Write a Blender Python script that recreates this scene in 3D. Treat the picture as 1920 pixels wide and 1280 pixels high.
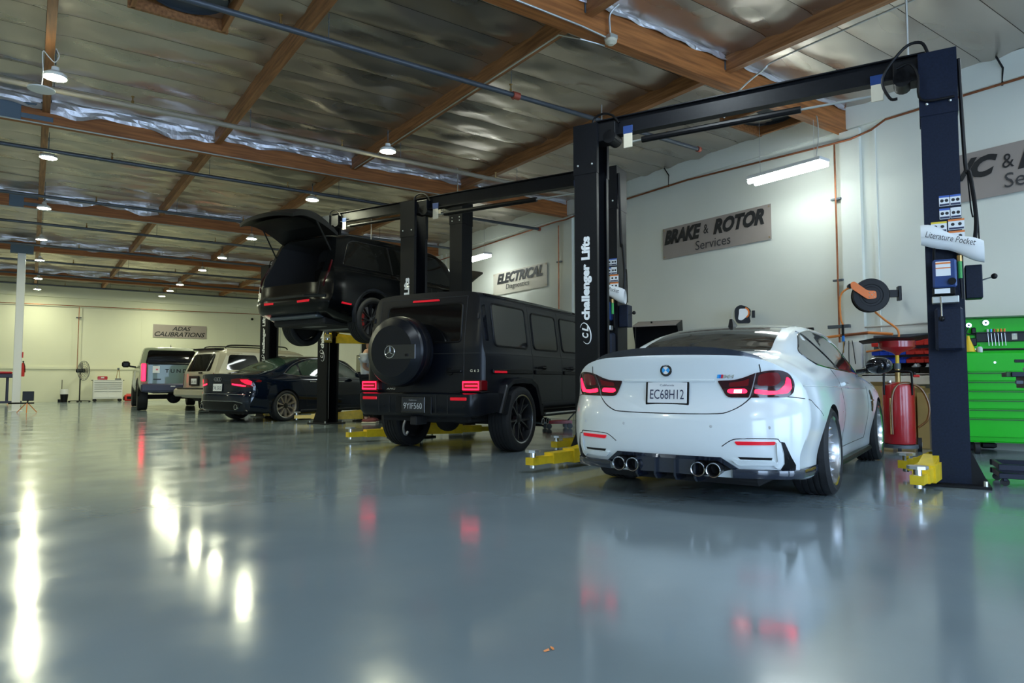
import bpy, bmesh, math, random
import numpy as np
from mathutils import Vector, Matrix
from mathutils.bvhtree import BVHTree
from mathutils.geometry import delaunay_2d_cdt

for _o in list(bpy.data.objects):
    bpy.data.objects.remove(_o)
S = bpy.context.scene
C = S.collection
PI = math.pi
R = math.radians
rng = random.Random(7)

# ------------------------------------------------------------------ camera
CAM_H, CAM_F, CAM_YAW, CAM_PITCH = 0.87, 1285.0, R(35.1), R(3.3)
_cd = bpy.data.cameras.new('camera'); _cd.sensor_width = 36.0
_cd.lens = CAM_F / 1920 * 36.0; _cd.clip_start = 0.05; _cd.clip_end = 200
cam = bpy.data.objects.new('camera', _cd); C.objects.link(cam)
cam.location = (0, 0, CAM_H); cam.rotation_euler = (PI/2 + CAM_PITCH, 0, -CAM_YAW)
S.camera = cam

# ------------------------------------------------------------------ world: plain overcast daylight outside the open shop doors
W = bpy.data.worlds.new('world'); S.world = W; W.use_nodes = True
_bg = W.node_tree.nodes['Background']
_bg.inputs['Color'].default_value = (0.52, 0.72, 1.0, 1)
_bg.inputs['Strength'].default_value = 7.0

# ------------------------------------------------------------------ view
S.view_settings.view_transform = 'Standard'
S.view_settings.look = 'None'
S.view_settings.exposure = 0.20
S.view_settings.gamma = 1.0
S.view_settings.use_curve_mapping = False
BAY_POWER = 390.0
BAY_COL = (0.97, 1.0, 0.70)
COOL_COL = (0.80, 0.93, 1.0)
TUBE_POWER = 22.0
TUBE_COL = (0.90, 1.0, 0.97)

# ------------------------------------------------------------------ materials
MATS = {}
def mat(name, col, rough=0.5, metal=0.0, noise=None, bump=None, coat=0.0, emit=None, es=0.0, spec=0.5, rnoise=None, stretch=None, trans=0.0, nd=5):
    if name in MATS: return MATS[name]
    m = bpy.data.materials.new(name); m.use_nodes = True
    nt = m.node_tree; b = nt.nodes['Principled BSDF']
    c4 = (col[0], col[1], col[2], 1)
    b.inputs['Base Color'].default_value = c4
    b.inputs['Roughness'].default_value = rough
    b.inputs['Metallic'].default_value = metal
    b.inputs['Specular IOR Level'].default_value = spec
    if coat:
        b.inputs['Coat Weight'].default_value = coat; b.inputs['Coat Roughness'].default_value = 0.04
    if trans: b.inputs['Transmission Weight'].default_value = trans
    if emit:
        b.inputs['Emission Color'].default_value = (*emit, 1); b.inputs['Emission Strength'].default_value = es
    if noise or bump or rnoise:
        tc = nt.nodes.new('ShaderNodeTexCoord'); src = tc.outputs['Object']
        if stretch:
            mp = nt.nodes.new('ShaderNodeMapping'); mp.inputs['Scale'].default_value = stretch
            nt.links.new(src, mp.inputs['Vector']); src = mp.outputs['Vector']
        def nz(scale, detail=nd):
            n = nt.nodes.new('ShaderNodeTexNoise'); n.inputs['Scale'].default_value = scale; n.inputs['Detail'].default_value = detail
            nt.links.new(src, n.inputs['Vector']); return n
        if noise:
            n = nz(noise[0]); r = nt.nodes.new('ShaderNodeMapRange')
            r.inputs['From Min'].default_value = 0.3; r.inputs['From Max'].default_value = 0.7
            r.inputs['To Min'].default_value = 1 - noise[1]; r.inputs['To Max'].default_value = 1 + noise[1]
            nt.links.new(n.outputs['Fac'], r.inputs['Value'])
            mx = nt.nodes.new('ShaderNodeVectorMath'); mx.operation = 'SCALE'
            mx.inputs[0].default_value = col; nt.links.new(r.outputs['Result'], mx.inputs['Scale'])
            nt.links.new(mx.outputs['Vector'], b.inputs['Base Color'])
        if rnoise:
            n = nz(rnoise[0]); r = nt.nodes.new('ShaderNodeMapRange')
            r.inputs['From Min'].default_value = 0.3; r.inputs['From Max'].default_value = 0.7
            r.inputs['To Min'].default_value = rnoise[1]; r.inputs['To Max'].default_value = rnoise[2]
            nt.links.new(n.outputs['Fac'], r.inputs['Value']); nt.links.new(r.outputs['Result'], b.inputs['Roughness'])
        if bump:
            n = nz(bump[0], bump[3] if len(bump) > 3 else 6); bp = nt.nodes.new('ShaderNodeBump')
            bp.inputs['Strength'].default_value = bump[1]; bp.inputs['Distance'].default_value = bump[2] if len(bump) > 2 else 0.01
            nt.links.new(n.outputs['Fac'], bp.inputs['Height']); nt.links.new(bp.outputs['Normal'], b.inputs['Normal'])
    MATS[name] = m
    return m

mat('floor_epoxy', (0.200, 0.255, 0.288), 0.14, noise=(0.7, 0.10), rnoise=(1.7, 0.08, 0.20), bump=(9.0, 0.05, 0.01), spec=0.8)
mat('wall_paint', (0.80, 0.82, 0.74), 0.75, noise=(0.8, 0.03), bump=(30, 0.05))
mat('wall_cream', (0.78, 0.78, 0.60), 0.75, noise=(0.5, 0.04))
mat('ceiling_deck', (0.06, 0.05, 0.045), 0.9)
mat('foil', (0.55, 0.49, 0.43), 0.34, 0.9, noise=(1.2, 0.05), bump=(1.6, 0.35, 0.05, 0.5), rnoise=(1.4, 0.24, 0.38), stretch=(0.7, 1.3, 1), nd=0.5)
mat('foil_bright', (0.80, 0.79, 0.84), 0.42, 0.8, bump=(9.0, 0.6, 0.03))
def wood_mat(name, col, stretch):
    m = mat(name, col, 0.55, noise=(3.0, 0.0001))
    nt = m.node_tree; b = nt.nodes['Principled BSDF']
    tc = nt.nodes.new('ShaderNodeTexCoord'); mp = nt.nodes.new('ShaderNodeMapping'); mp.inputs['Scale'].default_value = stretch
    n = nt.nodes.new('ShaderNodeTexNoise'); n.inputs['Scale'].default_value = 6; n.inputs['Detail'].default_value = 8
    cr = nt.nodes.new('ShaderNodeValToRGB')
    cr.color_ramp.elements[0].position = 0.3; cr.color_ramp.elements[0].color = (col[0]*0.55, col[1]*0.5, col[2]*0.45, 1)
    cr.color_ramp.elements[1].position = 0.7; cr.color_ramp.elements[1].color = (col[0]*1.25, col[1]*1.25, col[2]*1.2, 1)
    nt.links.new(tc.outputs['Object'], mp.inputs['Vector']); nt.links.new(mp.outputs['Vector'], n.inputs['Vector'])
    nt.links.new(n.outputs['Fac'], cr.inputs['Fac']); nt.links.new(cr.outputs['Color'], b.inputs['Base Color'])
    return m
wood_mat('glulam', (0.40, 0.145, 0.038), (0.25, 4, 5))
wood_mat('purlin_wood', (0.38, 0.165, 0.06), (5, 0.3, 5))
mat('steel_grey', (0.10, 0.12, 0.14), 0.5, 0.3)
mat('bracket', (0.12, 0.17, 0.23), 0.55)
mat('galv', (0.62, 0.64, 0.62), 0.38, 0.8)
mat('copper', (0.36, 0.13, 0.06), 0.4, 0.7, noise=(8, 0.25))
mat('pipe_dark', (0.075, 0.085, 0.10), 0.45, 0.3)
mat('pipe_cream', (0.66, 0.60, 0.46), 0.5)
mat('pipe_lamplit', (0.30, 0.26, 0.20), 0.45)  # pipe colour raised for the lamp light falling on it
mat('brass', (0.45, 0.30, 0.12), 0.35, 0.9)
mat('red_brown', (0.35, 0.07, 0.04), 0.5)
mat('white_plastic', (0.80, 0.80, 0.78), 0.4)
mat('lamp_lens', (1, 1, 1), 0.5, emit=BAY_COL, es=BAY_POWER)
mat('lamp_lens_cool', (1, 1, 1), 0.5, emit=COOL_COL, es=BAY_POWER*0.9)
mat('tube_lens', (1, 1, 1), 0.5, emit=TUBE_COL, es=TUBE_POWER)
mat('lift_black', (0.004, 0.005, 0.0075), 0.44, bump=(260, 0.35, 0.002), noise=(40, 0.2), spec=0.25)
mat('lift_navy', (0.006, 0.011, 0.028), 0.42, bump=(260, 0.35, 0.002), noise=(60, 0.25), spec=0.25)
mat('lift_dark', (0.004, 0.0045, 0.006), 0.5, spec=0.3)
mat('lift_yellow', (0.80, 0.56, 0.015), 0.38, noise=(12, 0.12), coat=0.3)
mat('lettering_white', (0.86, 0.88, 0.88), 0.5)
mat('black_plastic', (0.004, 0.004, 0.005), 0.45, spec=0.25)
mat('black_satin', (0.005, 0.0055, 0.007), 0.38, spec=0.25)
mat('black_gloss', (0.008, 0.009, 0.012), 0.08, coat=0.6)
mat('rubber', (0.011, 0.012, 0.014), 0.7, noise=(30, 0.2))
mat('chrome', (0.80, 0.81, 0.83), 0.12, 1.0)
mat('alloy', (0.62, 0.63, 0.66), 0.25, 0.95)
mat('alloy_bronze', (0.62, 0.57, 0.52), 0.3, 0.9)
mat('alloy_black', (0.016, 0.017, 0.02), 0.3, 0.3, coat=0.3)
mat('disc_steel', (0.30, 0.30, 0.31), 0.35, 0.9)
mat('caliper_red', (0.55, 0.02, 0.015), 0.35)
mat('underbody', (0.012, 0.012, 0.013), 0.8)
mat('glass_dark', (0.004, 0.0045, 0.005), 0.05, spec=0.5)
mat('glass_green', (0.03, 0.06, 0.045), 0.05, spec=0.8)
mat('glass_smoke', (0.035, 0.034, 0.030), 0.05, spec=0.8, coat=0.5)
mat('paint_white', (0.80, 0.86, 0.88), 0.22, noise=(1.5, 0.02), coat=0.8, spec=0.5)
mat('paint_matte', (0.0035, 0.005, 0.009), 0.30, noise=(3, 0.05), spec=0.36)
mat('paint_black', (0.0015, 0.002, 0.003), 0.19, spec=0.32)
mat('paint_navy', (0.003, 0.007, 0.018), 0.08, spec=0.5, coat=0.15)
mat('paint_tan', (0.40, 0.37, 0.28), 0.28, coat=0.6)
mat('paint_tan_lit', (0.58, 0.57, 0.48), 0.26, coat=0.6)  # paler copy of the tan, light on the upper body put into colour
mat('paint_green', (0.105, 0.165, 0.14), 0.3, coat=0.5)
mat('paint_green_light', (0.22, 0.25, 0.17), 0.3, coat=0.5)
mat('carbon', (0.012, 0.018, 0.035), 0.14, noise=(150, 0.4), coat=1.0)
mat('seam', (0.02, 0.021, 0.023), 0.7)
mat('light_red', (0.16, 0.003, 0.006), 0.10, coat=0.3)
mat('light_dark', (0.030, 0.002, 0.004), 0.10, coat=0.3)
mat('light_glow', (0.8, 0.02, 0.05), 0.3, emit=(1.0, 0.010, 0.05), es=3.2)
mat('light_glow_soft', (0.6, 0.01, 0.03), 0.3, emit=(1.0, 0.008, 0.04), es=1.4)
mat('light_hot', (0.9, 0.4, 0.35), 0.3, emit=(1.0, 0.30, 0.28), es=7.0)
mat('reflector_glow', (0.55, 0.006, 0.02), 0.25, emit=(1.0, 0.008, 0.03), es=0.22)  # faint glow stands in for light caught by the unlit red reflectors
mat('plate_white', (0.80, 0.82, 0.83), 0.4)
mat('plate_black', (0.02, 0.022, 0.026), 0.4)
mat('plate_ink', (0.03, 0.04, 0.09), 0.5)
mat('plate_silver', (0.55, 0.57, 0.58), 0.4)
mat('badge_blue', (0.02, 0.22, 0.75), 0.25)
mat('badge_lightblue', (0.05, 0.40, 0.85), 0.25)
mat('badge_red', (0.65, 0.03, 0.04), 0.3)
mat('tool_green', (0.003, 0.46, 0.001), 0.32, spec=0.25)
mat('tool_green_dark', (0.006, 0.10, 0.006), 0.4)
mat('cart_navy', (0.005, 0.008, 0.026), 0.4, spec=0.35)
mat('drain_red', (0.40, 0.012, 0.018), 0.25, coat=0.5)
mat('orange', (0.85, 0.19, 0.02), 0.35)
mat('hose_orange', (0.75, 0.24, 0.05), 0.4)
mat('hose_amber', (0.16, 0.065, 0.008), 0.25)
mat('bin_red', (0.62, 0.03, 0.02), 0.4)
mat('bin_blue', (0.02, 0.07, 0.55), 0.4)
mat('cardboard', (0.52, 0.36, 0.13), 0.8, noise=(3, 0.08))
mat('sign_taupe', (0.36, 0.31, 0.28), 0.55, noise=(2, 0.03))
mat('sign_cream', (0.60, 0.56, 0.47), 0.55, noise=(2, 0.04))
mat('sign_ink', (0.018, 0.019, 0.022), 0.6)
mat('sign_ink_soft', (0.05, 0.05, 0.053), 0.6)
mat('sticker_yellow', (0.80, 0.60, 0.05), 0.5)
mat('sticker_orange', (0.75, 0.22, 0.05), 0.5)
mat('sticker_blue', (0.05, 0.12, 0.45), 0.5)
mat('motor_blue', (0.02, 0.055, 0.20), 0.3, coat=0.3)
mat('cloth', (0.78, 0.80, 0.80), 0.8)
mat('cloth_grey', (0.45, 0.42, 0.38), 0.9, noise=(14, 0.2))
mat('trousers', (0.015, 0.016, 0.02), 0.85)
mat('shirt', (0.74, 0.77, 0.80), 0.8, bump=(12, 0.3, 0.02))
mat('skin', (0.55, 0.32, 0.22), 0.5)
mat('hair', (0.03, 0.02, 0.015), 0.6)
mat('shoe_maroon', (0.22, 0.05, 0.05), 0.6)
mat('sole', (0.60, 0.55, 0.42), 0.6)
mat('green_label', (0.05, 0.35, 0.08), 0.5)
mat('tool_steel', (0.5, 0.5, 0.5), 0.3, 0.9)
mat('yellow_plastic', (0.75, 0.50, 0.02), 0.4)
mat('navy_shop', (0.03, 0.035, 0.08), 0.45)
mat('interior_tan', (0.20, 0.17, 0.13), 0.7)

# ------------------------------------------------------------------ mesh helpers
class MB:
    """collects polygons of one mesh"""
    def __init__(s): s.v = []; s.f = []
    def add(s, vs, fs):
        o = len(s.v); s.v += [tuple(p) for p in vs]; s.f += [tuple(i + o for i in f) for f in fs]; return s
    def box(s, c, d, ch=0.0):
        x, y, z = c; a, b, e = d[0]/2, d[1]/2, d[2]/2
        if ch <= 0:
            vs = [(x+i*a, y+j*b, z+k*e) for i in (-1,1) for j in (-1,1) for k in (-1,1)]
            return s.add(vs, [(0,1,3,2),(4,6,7,5),(0,4,5,1),(2,3,7,6),(0,2,6,4),(1,5,7,3)])
        ch = min(ch, a*0.9, b*0.9, e*0.9)
        vs = []; idx = {}
        for i in (-1,1):
            for j in (-1,1):
                for k in (-1,1):
                    for ax in range(3):
                        p = [x+i*(a-(ch if ax != 0 else 0)), y+j*(b-(ch if ax != 1 else 0)), z+k*(e-(ch if ax != 2 else 0))]
                        idx[(i,j,k,ax)] = len(vs); vs.append(p)
        fs = []
        g = lambda i,j,k,ax: idx[(i,j,k,ax)]
        for t in (-1,1):
            q = [g(t,-1,-1,0), g(t,1,-1,0), g(t,1,1,0), g(t,-1,1,0)]; fs.append(q if t > 0 else q[::-1])
            q = [g(-1,t,-1,1), g(-1,t,1,1), g(1,t,1,1), g(1,t,-1,1)]; fs.append(q if t > 0 else q[::-1])
            q = [g(-1,-1,t,2), g(1,-1,t,2), g(1,1,t,2), g(-1,1,t,2)]; fs.append(q if t > 0 else q[::-1])
        for i in (-1,1):
            for j in (-1,1):
                q = [g(i,j,-1,0), g(i,j,-1,1), g(i,j,1,1), g(i,j,1,0)]; fs.append(q if i*j > 0 else q[::-1])
                q = [g(i,-1,j,0), g(i,1,j,0), g(i,1,j,2), g(i,-1,j,2)]; fs.append(q if i*j > 0 else q[::-1])
                q = [g(-1,i,j,1), g(-1,i,j,2), g(1,i,j,2), g(1,i,j,1)]; fs.append(q if i*j > 0 else q[::-1])
                for k in (-1,1):
                    q = [g(i,j,k,0), g(i,j,k,1), g(i,j,k,2)]; fs.append(q if i*j*k > 0 else q[::-1])
        return s.add(vs, fs)
    def prism(s, poly, n, h, base=(0,0,0), u=None, w=None):
        """poly in the (u,w) plane, extruded by h along n"""
        n = Vector(n).normalized(); u = Vector(u); w = Vector(w); b = Vector(base); k = len(poly)
        p0 = [b + u*p[0] + w*p[1] for p in poly]; p1 = [p + n*h for p in p0]
        fs = [tuple(range(k))[::-1], tuple(range(k, 2*k))] + [(i, (i+1) % k, k+(i+1) % k, k+i) for i in range(k)]
        return s.add(p0 + p1, fs)
    def cyl(s, a, b, r, n=16, r2=None, caps=True):
        a = Vector(a); b = Vector(b); d = (b-a).normalized(); t = d.orthogonal().normalized(); q = d.cross(t)
        r2 = r if r2 is None else r2
        vs = []
        for P, rr in ((a, r), (b, r2)):
            vs += [P + (t*math.cos(2*PI*i/n) + q*math.sin(2*PI*i/n))*rr for i in range(n)]
        fs = [(i, (i+1) % n, n+(i+1) % n, n+i) for i in range(n)]
        if caps: fs += [tuple(range(n))[::-1], tuple(range(n, 2*n))]
        return s.add(vs, fs)
    def tube(s, pts, r, n=8, closed=False):
        P = [Vector(p) for p in pts]; m = len(P); vs = []; ref = None
        rr = r if hasattr(r, '__len__') else [r]*m
        for i in range(m):
            d = (P[(i+1) % m] - P[i-1]) if closed else (P[min(i+1, m-1)] - P[max(i-1, 0)])
            d = d.normalized() if d.length > 1e-9 else Vector((0,0,1))
            if ref is None: ref = d.orthogonal().normalized()
            ref = (ref - d*ref.dot(d)); ref = ref.normalized() if ref.length > 1e-6 else d.orthogonal().normalized()
            q = d.cross(ref)
            vs += [P[i] + (ref*math.cos(2*PI*k/n) + q*math.sin(2*PI*k/n))*rr[i] for k in range(n)]
        fs = []
        for i in range(m if closed else m-1):
            j = (i+1) % m
            fs += [(i*n+k, i*n+(k+1) % n, j*n+(k+1) % n, j*n+k) for k in range(n)]
        if not closed: fs += [tuple(range(n))[::-1], tuple((m-1)*n+k for k in range(n))]
        return s.add(vs, fs)
    def lathe(s, prof, origin=(0,0,0), axis=(0,0,1), n=32, closed=False, arc=2*PI):
        """prof: (radius, height along axis)"""
        o = Vector(origin); d = Vector(axis).normalized(); t = d.orthogonal().normalized(); q = d.cross(t)
        full = arc >= 2*PI - 1e-6; cols = n if full else n+1; m = len(prof); vs = []
        for i in range(cols):
            a = arc*i/n; e = t*math.cos(a) + q*math.sin(a)
            vs += [o + e*p[0] + d*p[1] for p in prof]
        fs = []
        for i in range(n):
            j = (i+1) % cols
            for k in range(m if closed else m-1):
                l = (k+1) % m
                fs.append((i*m+k, j*m+k, j*m+l, i*m+l))
        return s.add(vs, fs)
    def grid(s, fn, nu, nv):
        vs = [fn(i/nu, j/nv) for i in range(nu+1) for j in range(nv+1)]; w = nv+1
        return s.add(vs, [(i*w+j, (i+1)*w+j, (i+1)*w+j+1, i*w+j+1) for i in range(nu) for j in range(nv)])
    def sphere(s, c, r, n=12, m=8):
        c = Vector(c); rr = r if hasattr(r, '__len__') else (r, r, r)
        def fn(u, v):
            a = 2*PI*u; b = PI*(v-0.5)
            return (c.x + rr[0]*math.cos(b)*math.cos(a), c.y + rr[1]*math.cos(b)*math.sin(a), c.z + rr[2]*math.sin(b))
        return s.grid(fn, n, m)
    def mesh(s, name, smooth=35):
        me = bpy.data.meshes.new(name); me.from_pydata(s.v, [], s.f); finish(me, smooth); return me

def finish(me, smooth=35, merge=True):
    bm = bmesh.new(); bm.from_mesh(me)
    if merge: bmesh.ops.remove_doubles(bm, verts=bm.verts, dist=1e-5)
    bmesh.ops.recalc_face_normals(bm, faces=bm.faces)
    bm.to_mesh(me); bm.free()
    if smooth:
        me.polygons.foreach_set('use_smooth', [True]*len(me.polygons))
        me.set_sharp_from_angle(angle=R(smooth))
    me.update()

def link(name, me, m=None, parent=None, loc=None, rot=None):
    o = bpy.data.objects.new(name, me); C.objects.link(o)
    if m is not None and me is not None and len(me.materials) == 0: me.materials.append(MATS[m] if isinstance(m, str) else m)
    if parent is not None: o.parent = parent
    if loc is not None: o.location = loc
    if rot is not None: o.rotation_euler = rot
    return o
def ob(name, mb, m, parent=None, smooth=35, loc=None, rot=None):
    return link(name, mb.mesh(name, smooth), m, parent, loc, rot)
def thing(name, label, cat, loc=(0,0,0), rz=0.0, group=None):
    o = bpy.data.objects.new(name, None); C.objects.link(o); o.empty_display_size = 0.2
    o.location = loc; o.rotation_euler = (0, 0, rz); return tag(o, label, cat, group)
def tag(o, label=None, cat=None, group=None, kind=None):
    if label: o['label'] = label
    if cat: o['category'] = cat
    if group: o['group'] = group
    if kind: o['kind'] = kind
    return o
def struct(name, mb, m, smooth=0, label=None, loc=None):
    return tag(ob(name, mb, m, None, smooth, loc), label, None, None, 'structure')
def bx(name, c, d, m, parent=None, ch=0.004): return ob(name, MB().box(c, d, ch), m, parent)

def frame(o, right, up):
    """matrix whose local x,y span the writing plane and z points at the reader"""
    x = Vector(right).normalized(); y = Vector(up); y = (y - x*y.dot(x)).normalized(); z = x.cross(y)
    m = Matrix((x, y, z)).transposed().to_4x4(); m.translation = Vector(o); return m
def text_mesh(body, w=None, h=None, bold=0.0, shear=0.0, ext=0.001, spacing=1.0, align='CENTER'):
    cu = bpy.data.curves.new('t', 'FONT'); cu.body = body; cu.size = 1.0; cu.offset = bold; cu.shear = shear
    cu.space_character = spacing; cu.align_x = align; cu.extrude = 0.0; cu.resolution_u = 3
    t = bpy.data.objects.new('t', cu); C.objects.link(t)
    bpy.context.view_layer.update()
    me = bpy.data.meshes.new_from_object(t.evaluated_get(bpy.context.evaluated_depsgraph_get()))
    bpy.data.objects.remove(t); bpy.data.curves.remove(cu)
    n = len(me.vertices); co = np.zeros(n*3); me.vertices.foreach_get('co', co); co = co.reshape(-1, 3)
    lo, hi = co.min(0), co.max(0); ce = (lo+hi)/2; sz = np.maximum(hi-lo, 1e-6)
    sx = w/sz[0] if w else h/sz[1]; sy = h/sz[1] if h else sx
    co = (co - ce)*np.array([sx, sy, 1]); co[:, 2] = ext
    me.vertices.foreach_set('co', co.ravel()); me.update()
    return me
def text(body, m, parent, fr, w=None, h=None, bold=0.0, shear=0.0, ext=0.002, spacing=1.0, name='lettering'):
    me = text_mesh(body, w, h, bold, shear, ext, spacing); me.transform(fr)
    return link(name, me, m, parent)
def rounded(poly, r, n=4):
    out = []; k = len(poly)
    for i in range(k):
        p = Vector(poly[i]).to_2d() if len(poly[i]) > 2 else Vector(poly[i]); a = Vector(poly[i-1]); b = Vector(poly[(i+1) % k])
        rr = r[i] if hasattr(r, '__len__') else r
        if rr <= 0: out.append(tuple(p)); continue
        da = (a-p); db = (b-p); rr = min(rr, da.length*0.45, db.length*0.45)
        A = p + da.normalized()*rr; B = p + db.normalized()*rr
        for j in range(n+1):
            t = j/n; out.append(tuple(A*(1-t)**2 + p*2*t*(1-t) + B*t*t))
    return out
def spline(pts, n=6, closed=False):
    P = [Vector(p) for p in pts]; m = len(P); out = []
    for i in range(m if closed else m-1):
        if closed: a, b, c, d = P[i-1], P[i], P[(i+1) % m], P[(i+2) % m]
        else: a, b, c, d = P[max(i-1,0)], P[i], P[i+1], P[min(i+2,m-1)]
        for j in range(n):
            t = j/n
            out.append(0.5*((2*b) + (c-a)*t + (2*a-5*b+4*c-d)*t*t + (3*b-a-3*c+d)*t**3))
    if not closed: out.append(P[-1])
    return [tuple(p) for p in out]
# world points from pixels of the 1920 x 1280 photograph, used only where a floor or wall gives the distance
_fw = np.array([math.sin(CAM_YAW)*math.cos(CAM_PITCH), math.cos(CAM_YAW)*math.cos(CAM_PITCH), math.sin(CAM_PITCH)])
_rt = np.array([math.cos(CAM_YAW), -math.sin(CAM_YAW), 0.0]); _up = np.cross(_rt, _fw)
def ray(px, py): return (px-960)/CAM_F*_rt - (py-640)/CAM_F*_up + _fw
def at_z(px, py, z=0.0): d = ray(px, py); return Vector(np.array([0,0,CAM_H]) + d*((z-CAM_H)/d[2]))
def at_x(px, py, x): d = ray(px, py); return Vector(np.array([0,0,CAM_H]) + d*(x/d[0]))
def at_y(px, py, y): d = ray(px, py); return Vector(np.array([0,0,CAM_H]) + d*(y/d[1]))
# ------------------------------------------------------------------ the room
WX, BY, CZ = 10.1, 34.3, 5.12          # right wall, back wall, roof deck
LX, FY = -12.0, -7.0                   # left wall, wall behind the camera
struct('floor', MB().box(((LX+WX)/2, (FY+BY)/2, -0.1), (WX-LX+0.4, BY-FY+0.4, 0.2)), 'floor_epoxy')
struct('wall_right', MB().box((WX+0.1, (FY+BY)/2, CZ/2+0.1), (0.2, BY-FY+0.4, CZ+0.2)), 'wall_paint')
struct('wall_back', MB().box(((LX+WX)/2-0.005, BY+0.1, CZ/2+0.1), (WX-LX-0.02, 0.2, CZ+0.2)), 'wall_cream')
# left wall and the wall behind the camera, with their roll-up doors standing open
def wall_with_openings(name, axis, pos, a0, a1, ops, ztop):
    mb = MB(); edges = [a0]
    for o0, o1, oz in ops: edges += [o0, o1]
    edges.append(a1)
    def seg(s0, s1, z0, z1):
        if s1 - s0 < 0.01: return
        c = (s0+s1)/2; l = s1-s0
        if axis == 'x': mb.box((pos, c, (z0+z1)/2), (0.2, l, z1-z0))
        else: mb.box((c, pos, (z0+z1)/2), (l, 0.2, z1-z0))
    for i in range(0, len(edges), 2): seg(edges[i], edges[i+1], 0, ztop)
    for o0, o1, oz in ops: seg(o0, o1, oz, ztop)
    return struct(name, mb, 'wall_paint')
wall_with_openings('wall_left', 'x', LX-0.1, FY, BY, [], CZ)
wall_with_openings('wall_front', 'y', FY-0.1, LX, WX, [(-6.5, -2.0, 4.0), (0.5, 5.0, 4.0), (6.0, 9.4, 4.0)], CZ)
ceiling = struct('ceiling', MB().box(((LX+WX)/2, (FY+BY)/2, CZ+0.1), (WX-LX+0.4, BY-FY+0.4, 0.2)), 'ceiling_deck')

GY = [-0.7, 5.52, 12.15, 18.25, 24.35, 30.5]       # girders, running to the right wall
PX = [-9.55, -7.15, -4.75, -2.35, 0.07, 2.45, 4.85, 7.22]   # purlins, running to the back wall
GW, GB, GT = 0.15, 4.66, CZ
for i, y in enumerate(GY):
    g = struct('trim_%d' % (i+1), MB().box(((LX+WX)/2, y, (GB+GT)/2), (WX-LX-0.02, GW, GT-GB)), 'glulam', label='glued wooden roof girder running across the shop')
    if y > 2:
        # strips of torn foil hanging over the near face of the girder, one for each roof bay
        for k, (x0, x1) in enumerate([(-2.30, 0.02), (0.12, 2.40), (2.50, 4.80), (4.90, 7.17), (7.27, 10.0)]):
            dep = [0.12, 0.20, 0.10, 0.07, 0.05][k] * (0.25 if i == 1 else 0.9); rr = random.Random(i*10+k)
            ph = [rr.uniform(0, 6) for _ in range(4)]
            def fn(u, v, x0=x0, x1=x1, y=y, dep=dep, ph=ph):
                d = dep*(0.75+0.25*math.sin(9*u+ph[0])+0.12*math.sin(23*u+ph[1]))
                return (x0+(x1-x0)*u, y-GW/2-0.012-0.018*v*(1+math.sin(31*u+ph[2]+3*v))-0.01*math.sin(14*u+8*v+ph[3]), CZ-0.05-(0.10+d)*v)
            ob('foil_flashing', MB().grid(fn, 28, 4), 'foil_bright', g, 0)
        for x in PX[4:]:      # joist hangers where purlins meet the girder
            bx('joist_hanger', (x, y-GW/2-0.006, 4.95), (0.135, 0.008, 0.20), 'steel_grey', g, 0.002)
pn = 0
for x in PX:
    for a, b in zip(GY[:-1], GY[1:]):
        struct('trim_%d' % (20+pn), MB().box((x, (a+b)/2, (4.83+CZ)/2), (0.095, b-a-GW, CZ-4.83)), 'purlin_wood', label='wooden purlin between two roof girders'); pn += 1
    struct('trim_%d' % (20+pn), MB().box((x, (GY[-1]+BY)/2, (4.83+CZ)/2), (0.095, BY-GY[-1]-GW/2, CZ-4.83)), 'purlin_wood', label='wooden purlin between girder and back wall'); pn += 1
# foil-faced insulation batts, one strip per joist space
def batt_mesh(seed, w):
    rr = random.Random(seed); ph = [rr.uniform(0, 6.3) for _ in range(8)]; sg = rr.uniform(0.015, 0.05)
    def fn(u, v):
        e = math.sin(PI*v)**0.6; f = math.sin(PI*u)**0.3
        z = -sg*e*f + 0.014*e*(math.sin(6*u+ph[0]+4*v)+0.8*math.sin(13*u+ph[1]-6*v)+0.5*math.sin(22*u+ph[2]+9*v))
        if u < 0.04 or u > 0.96: z -= 0.035*(1-abs(v-0.5))
        return ((u-0.5)*w, (v-0.5)*0.602, z)
    return MB().grid(fn, 22, 6).mesh('foil_batt', 60)
BAYS = list(zip([-4.75, -2.35, 0.07, 2.45, 4.85, 7.22], [-2.35, 0.07, 2.45, 4.85, 7.22, 10.1]))
for bi, (x0, x1) in enumerate(BAYS):
    wv = [batt_mesh(bi*10+k, x1-x0-0.10) for k in range(5)]
    for m_ in wv: m_.materials.append(MATS['foil'])
    lo = {0: 24.35, 1: 5.52, 2: 5.52}.get(bi, -0.7); k = 0
    for ya_, yb_ in zip(GY, GY[1:]+[BY]):
        if ya_ < lo-.01: continue
        a_, b_ = ya_+GW/2, yb_-(GW/2 if yb_ < BY else 0.0)
        n_ = max(1, round((b_-a_)/0.61)); st_ = (b_-a_)/n_
        for q in range(n_):
            yc = a_+st_*(q+.5)
            if yc < 1.9: continue
            o = link('foil_batt', wv[(k*3+bi) % 5], None, ceiling, (0.5*(x0+x1), yc, CZ-0.075)); o.scale = (1, st_/0.61, 1)
            if k % 2: o.rotation_euler = (0, 0, PI)
            k += 1
# the rest of the roof lining, out of the picture
mb = MB()
for x0, x1 in [(LX, -9.6), (-9.5, -7.2), (-7.1, -4.8)]: mb.box(((x0+x1)/2, (FY+BY)/2, CZ-0.07), (x1-x0, BY-FY, 0.02))
for (x0, x1), y1 in zip(BAYS, [24.3, 5.5, 5.5, 1.7, 1.7, 1.7]): mb.box(((x0+x1)/2, (FY+y1)/2, CZ-0.07), (x1-x0-0.1, y1-FY, 0.02))
tag(ob('foil_lining', mb, 'foil', ceiling, 0), kind='stuff')

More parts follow.
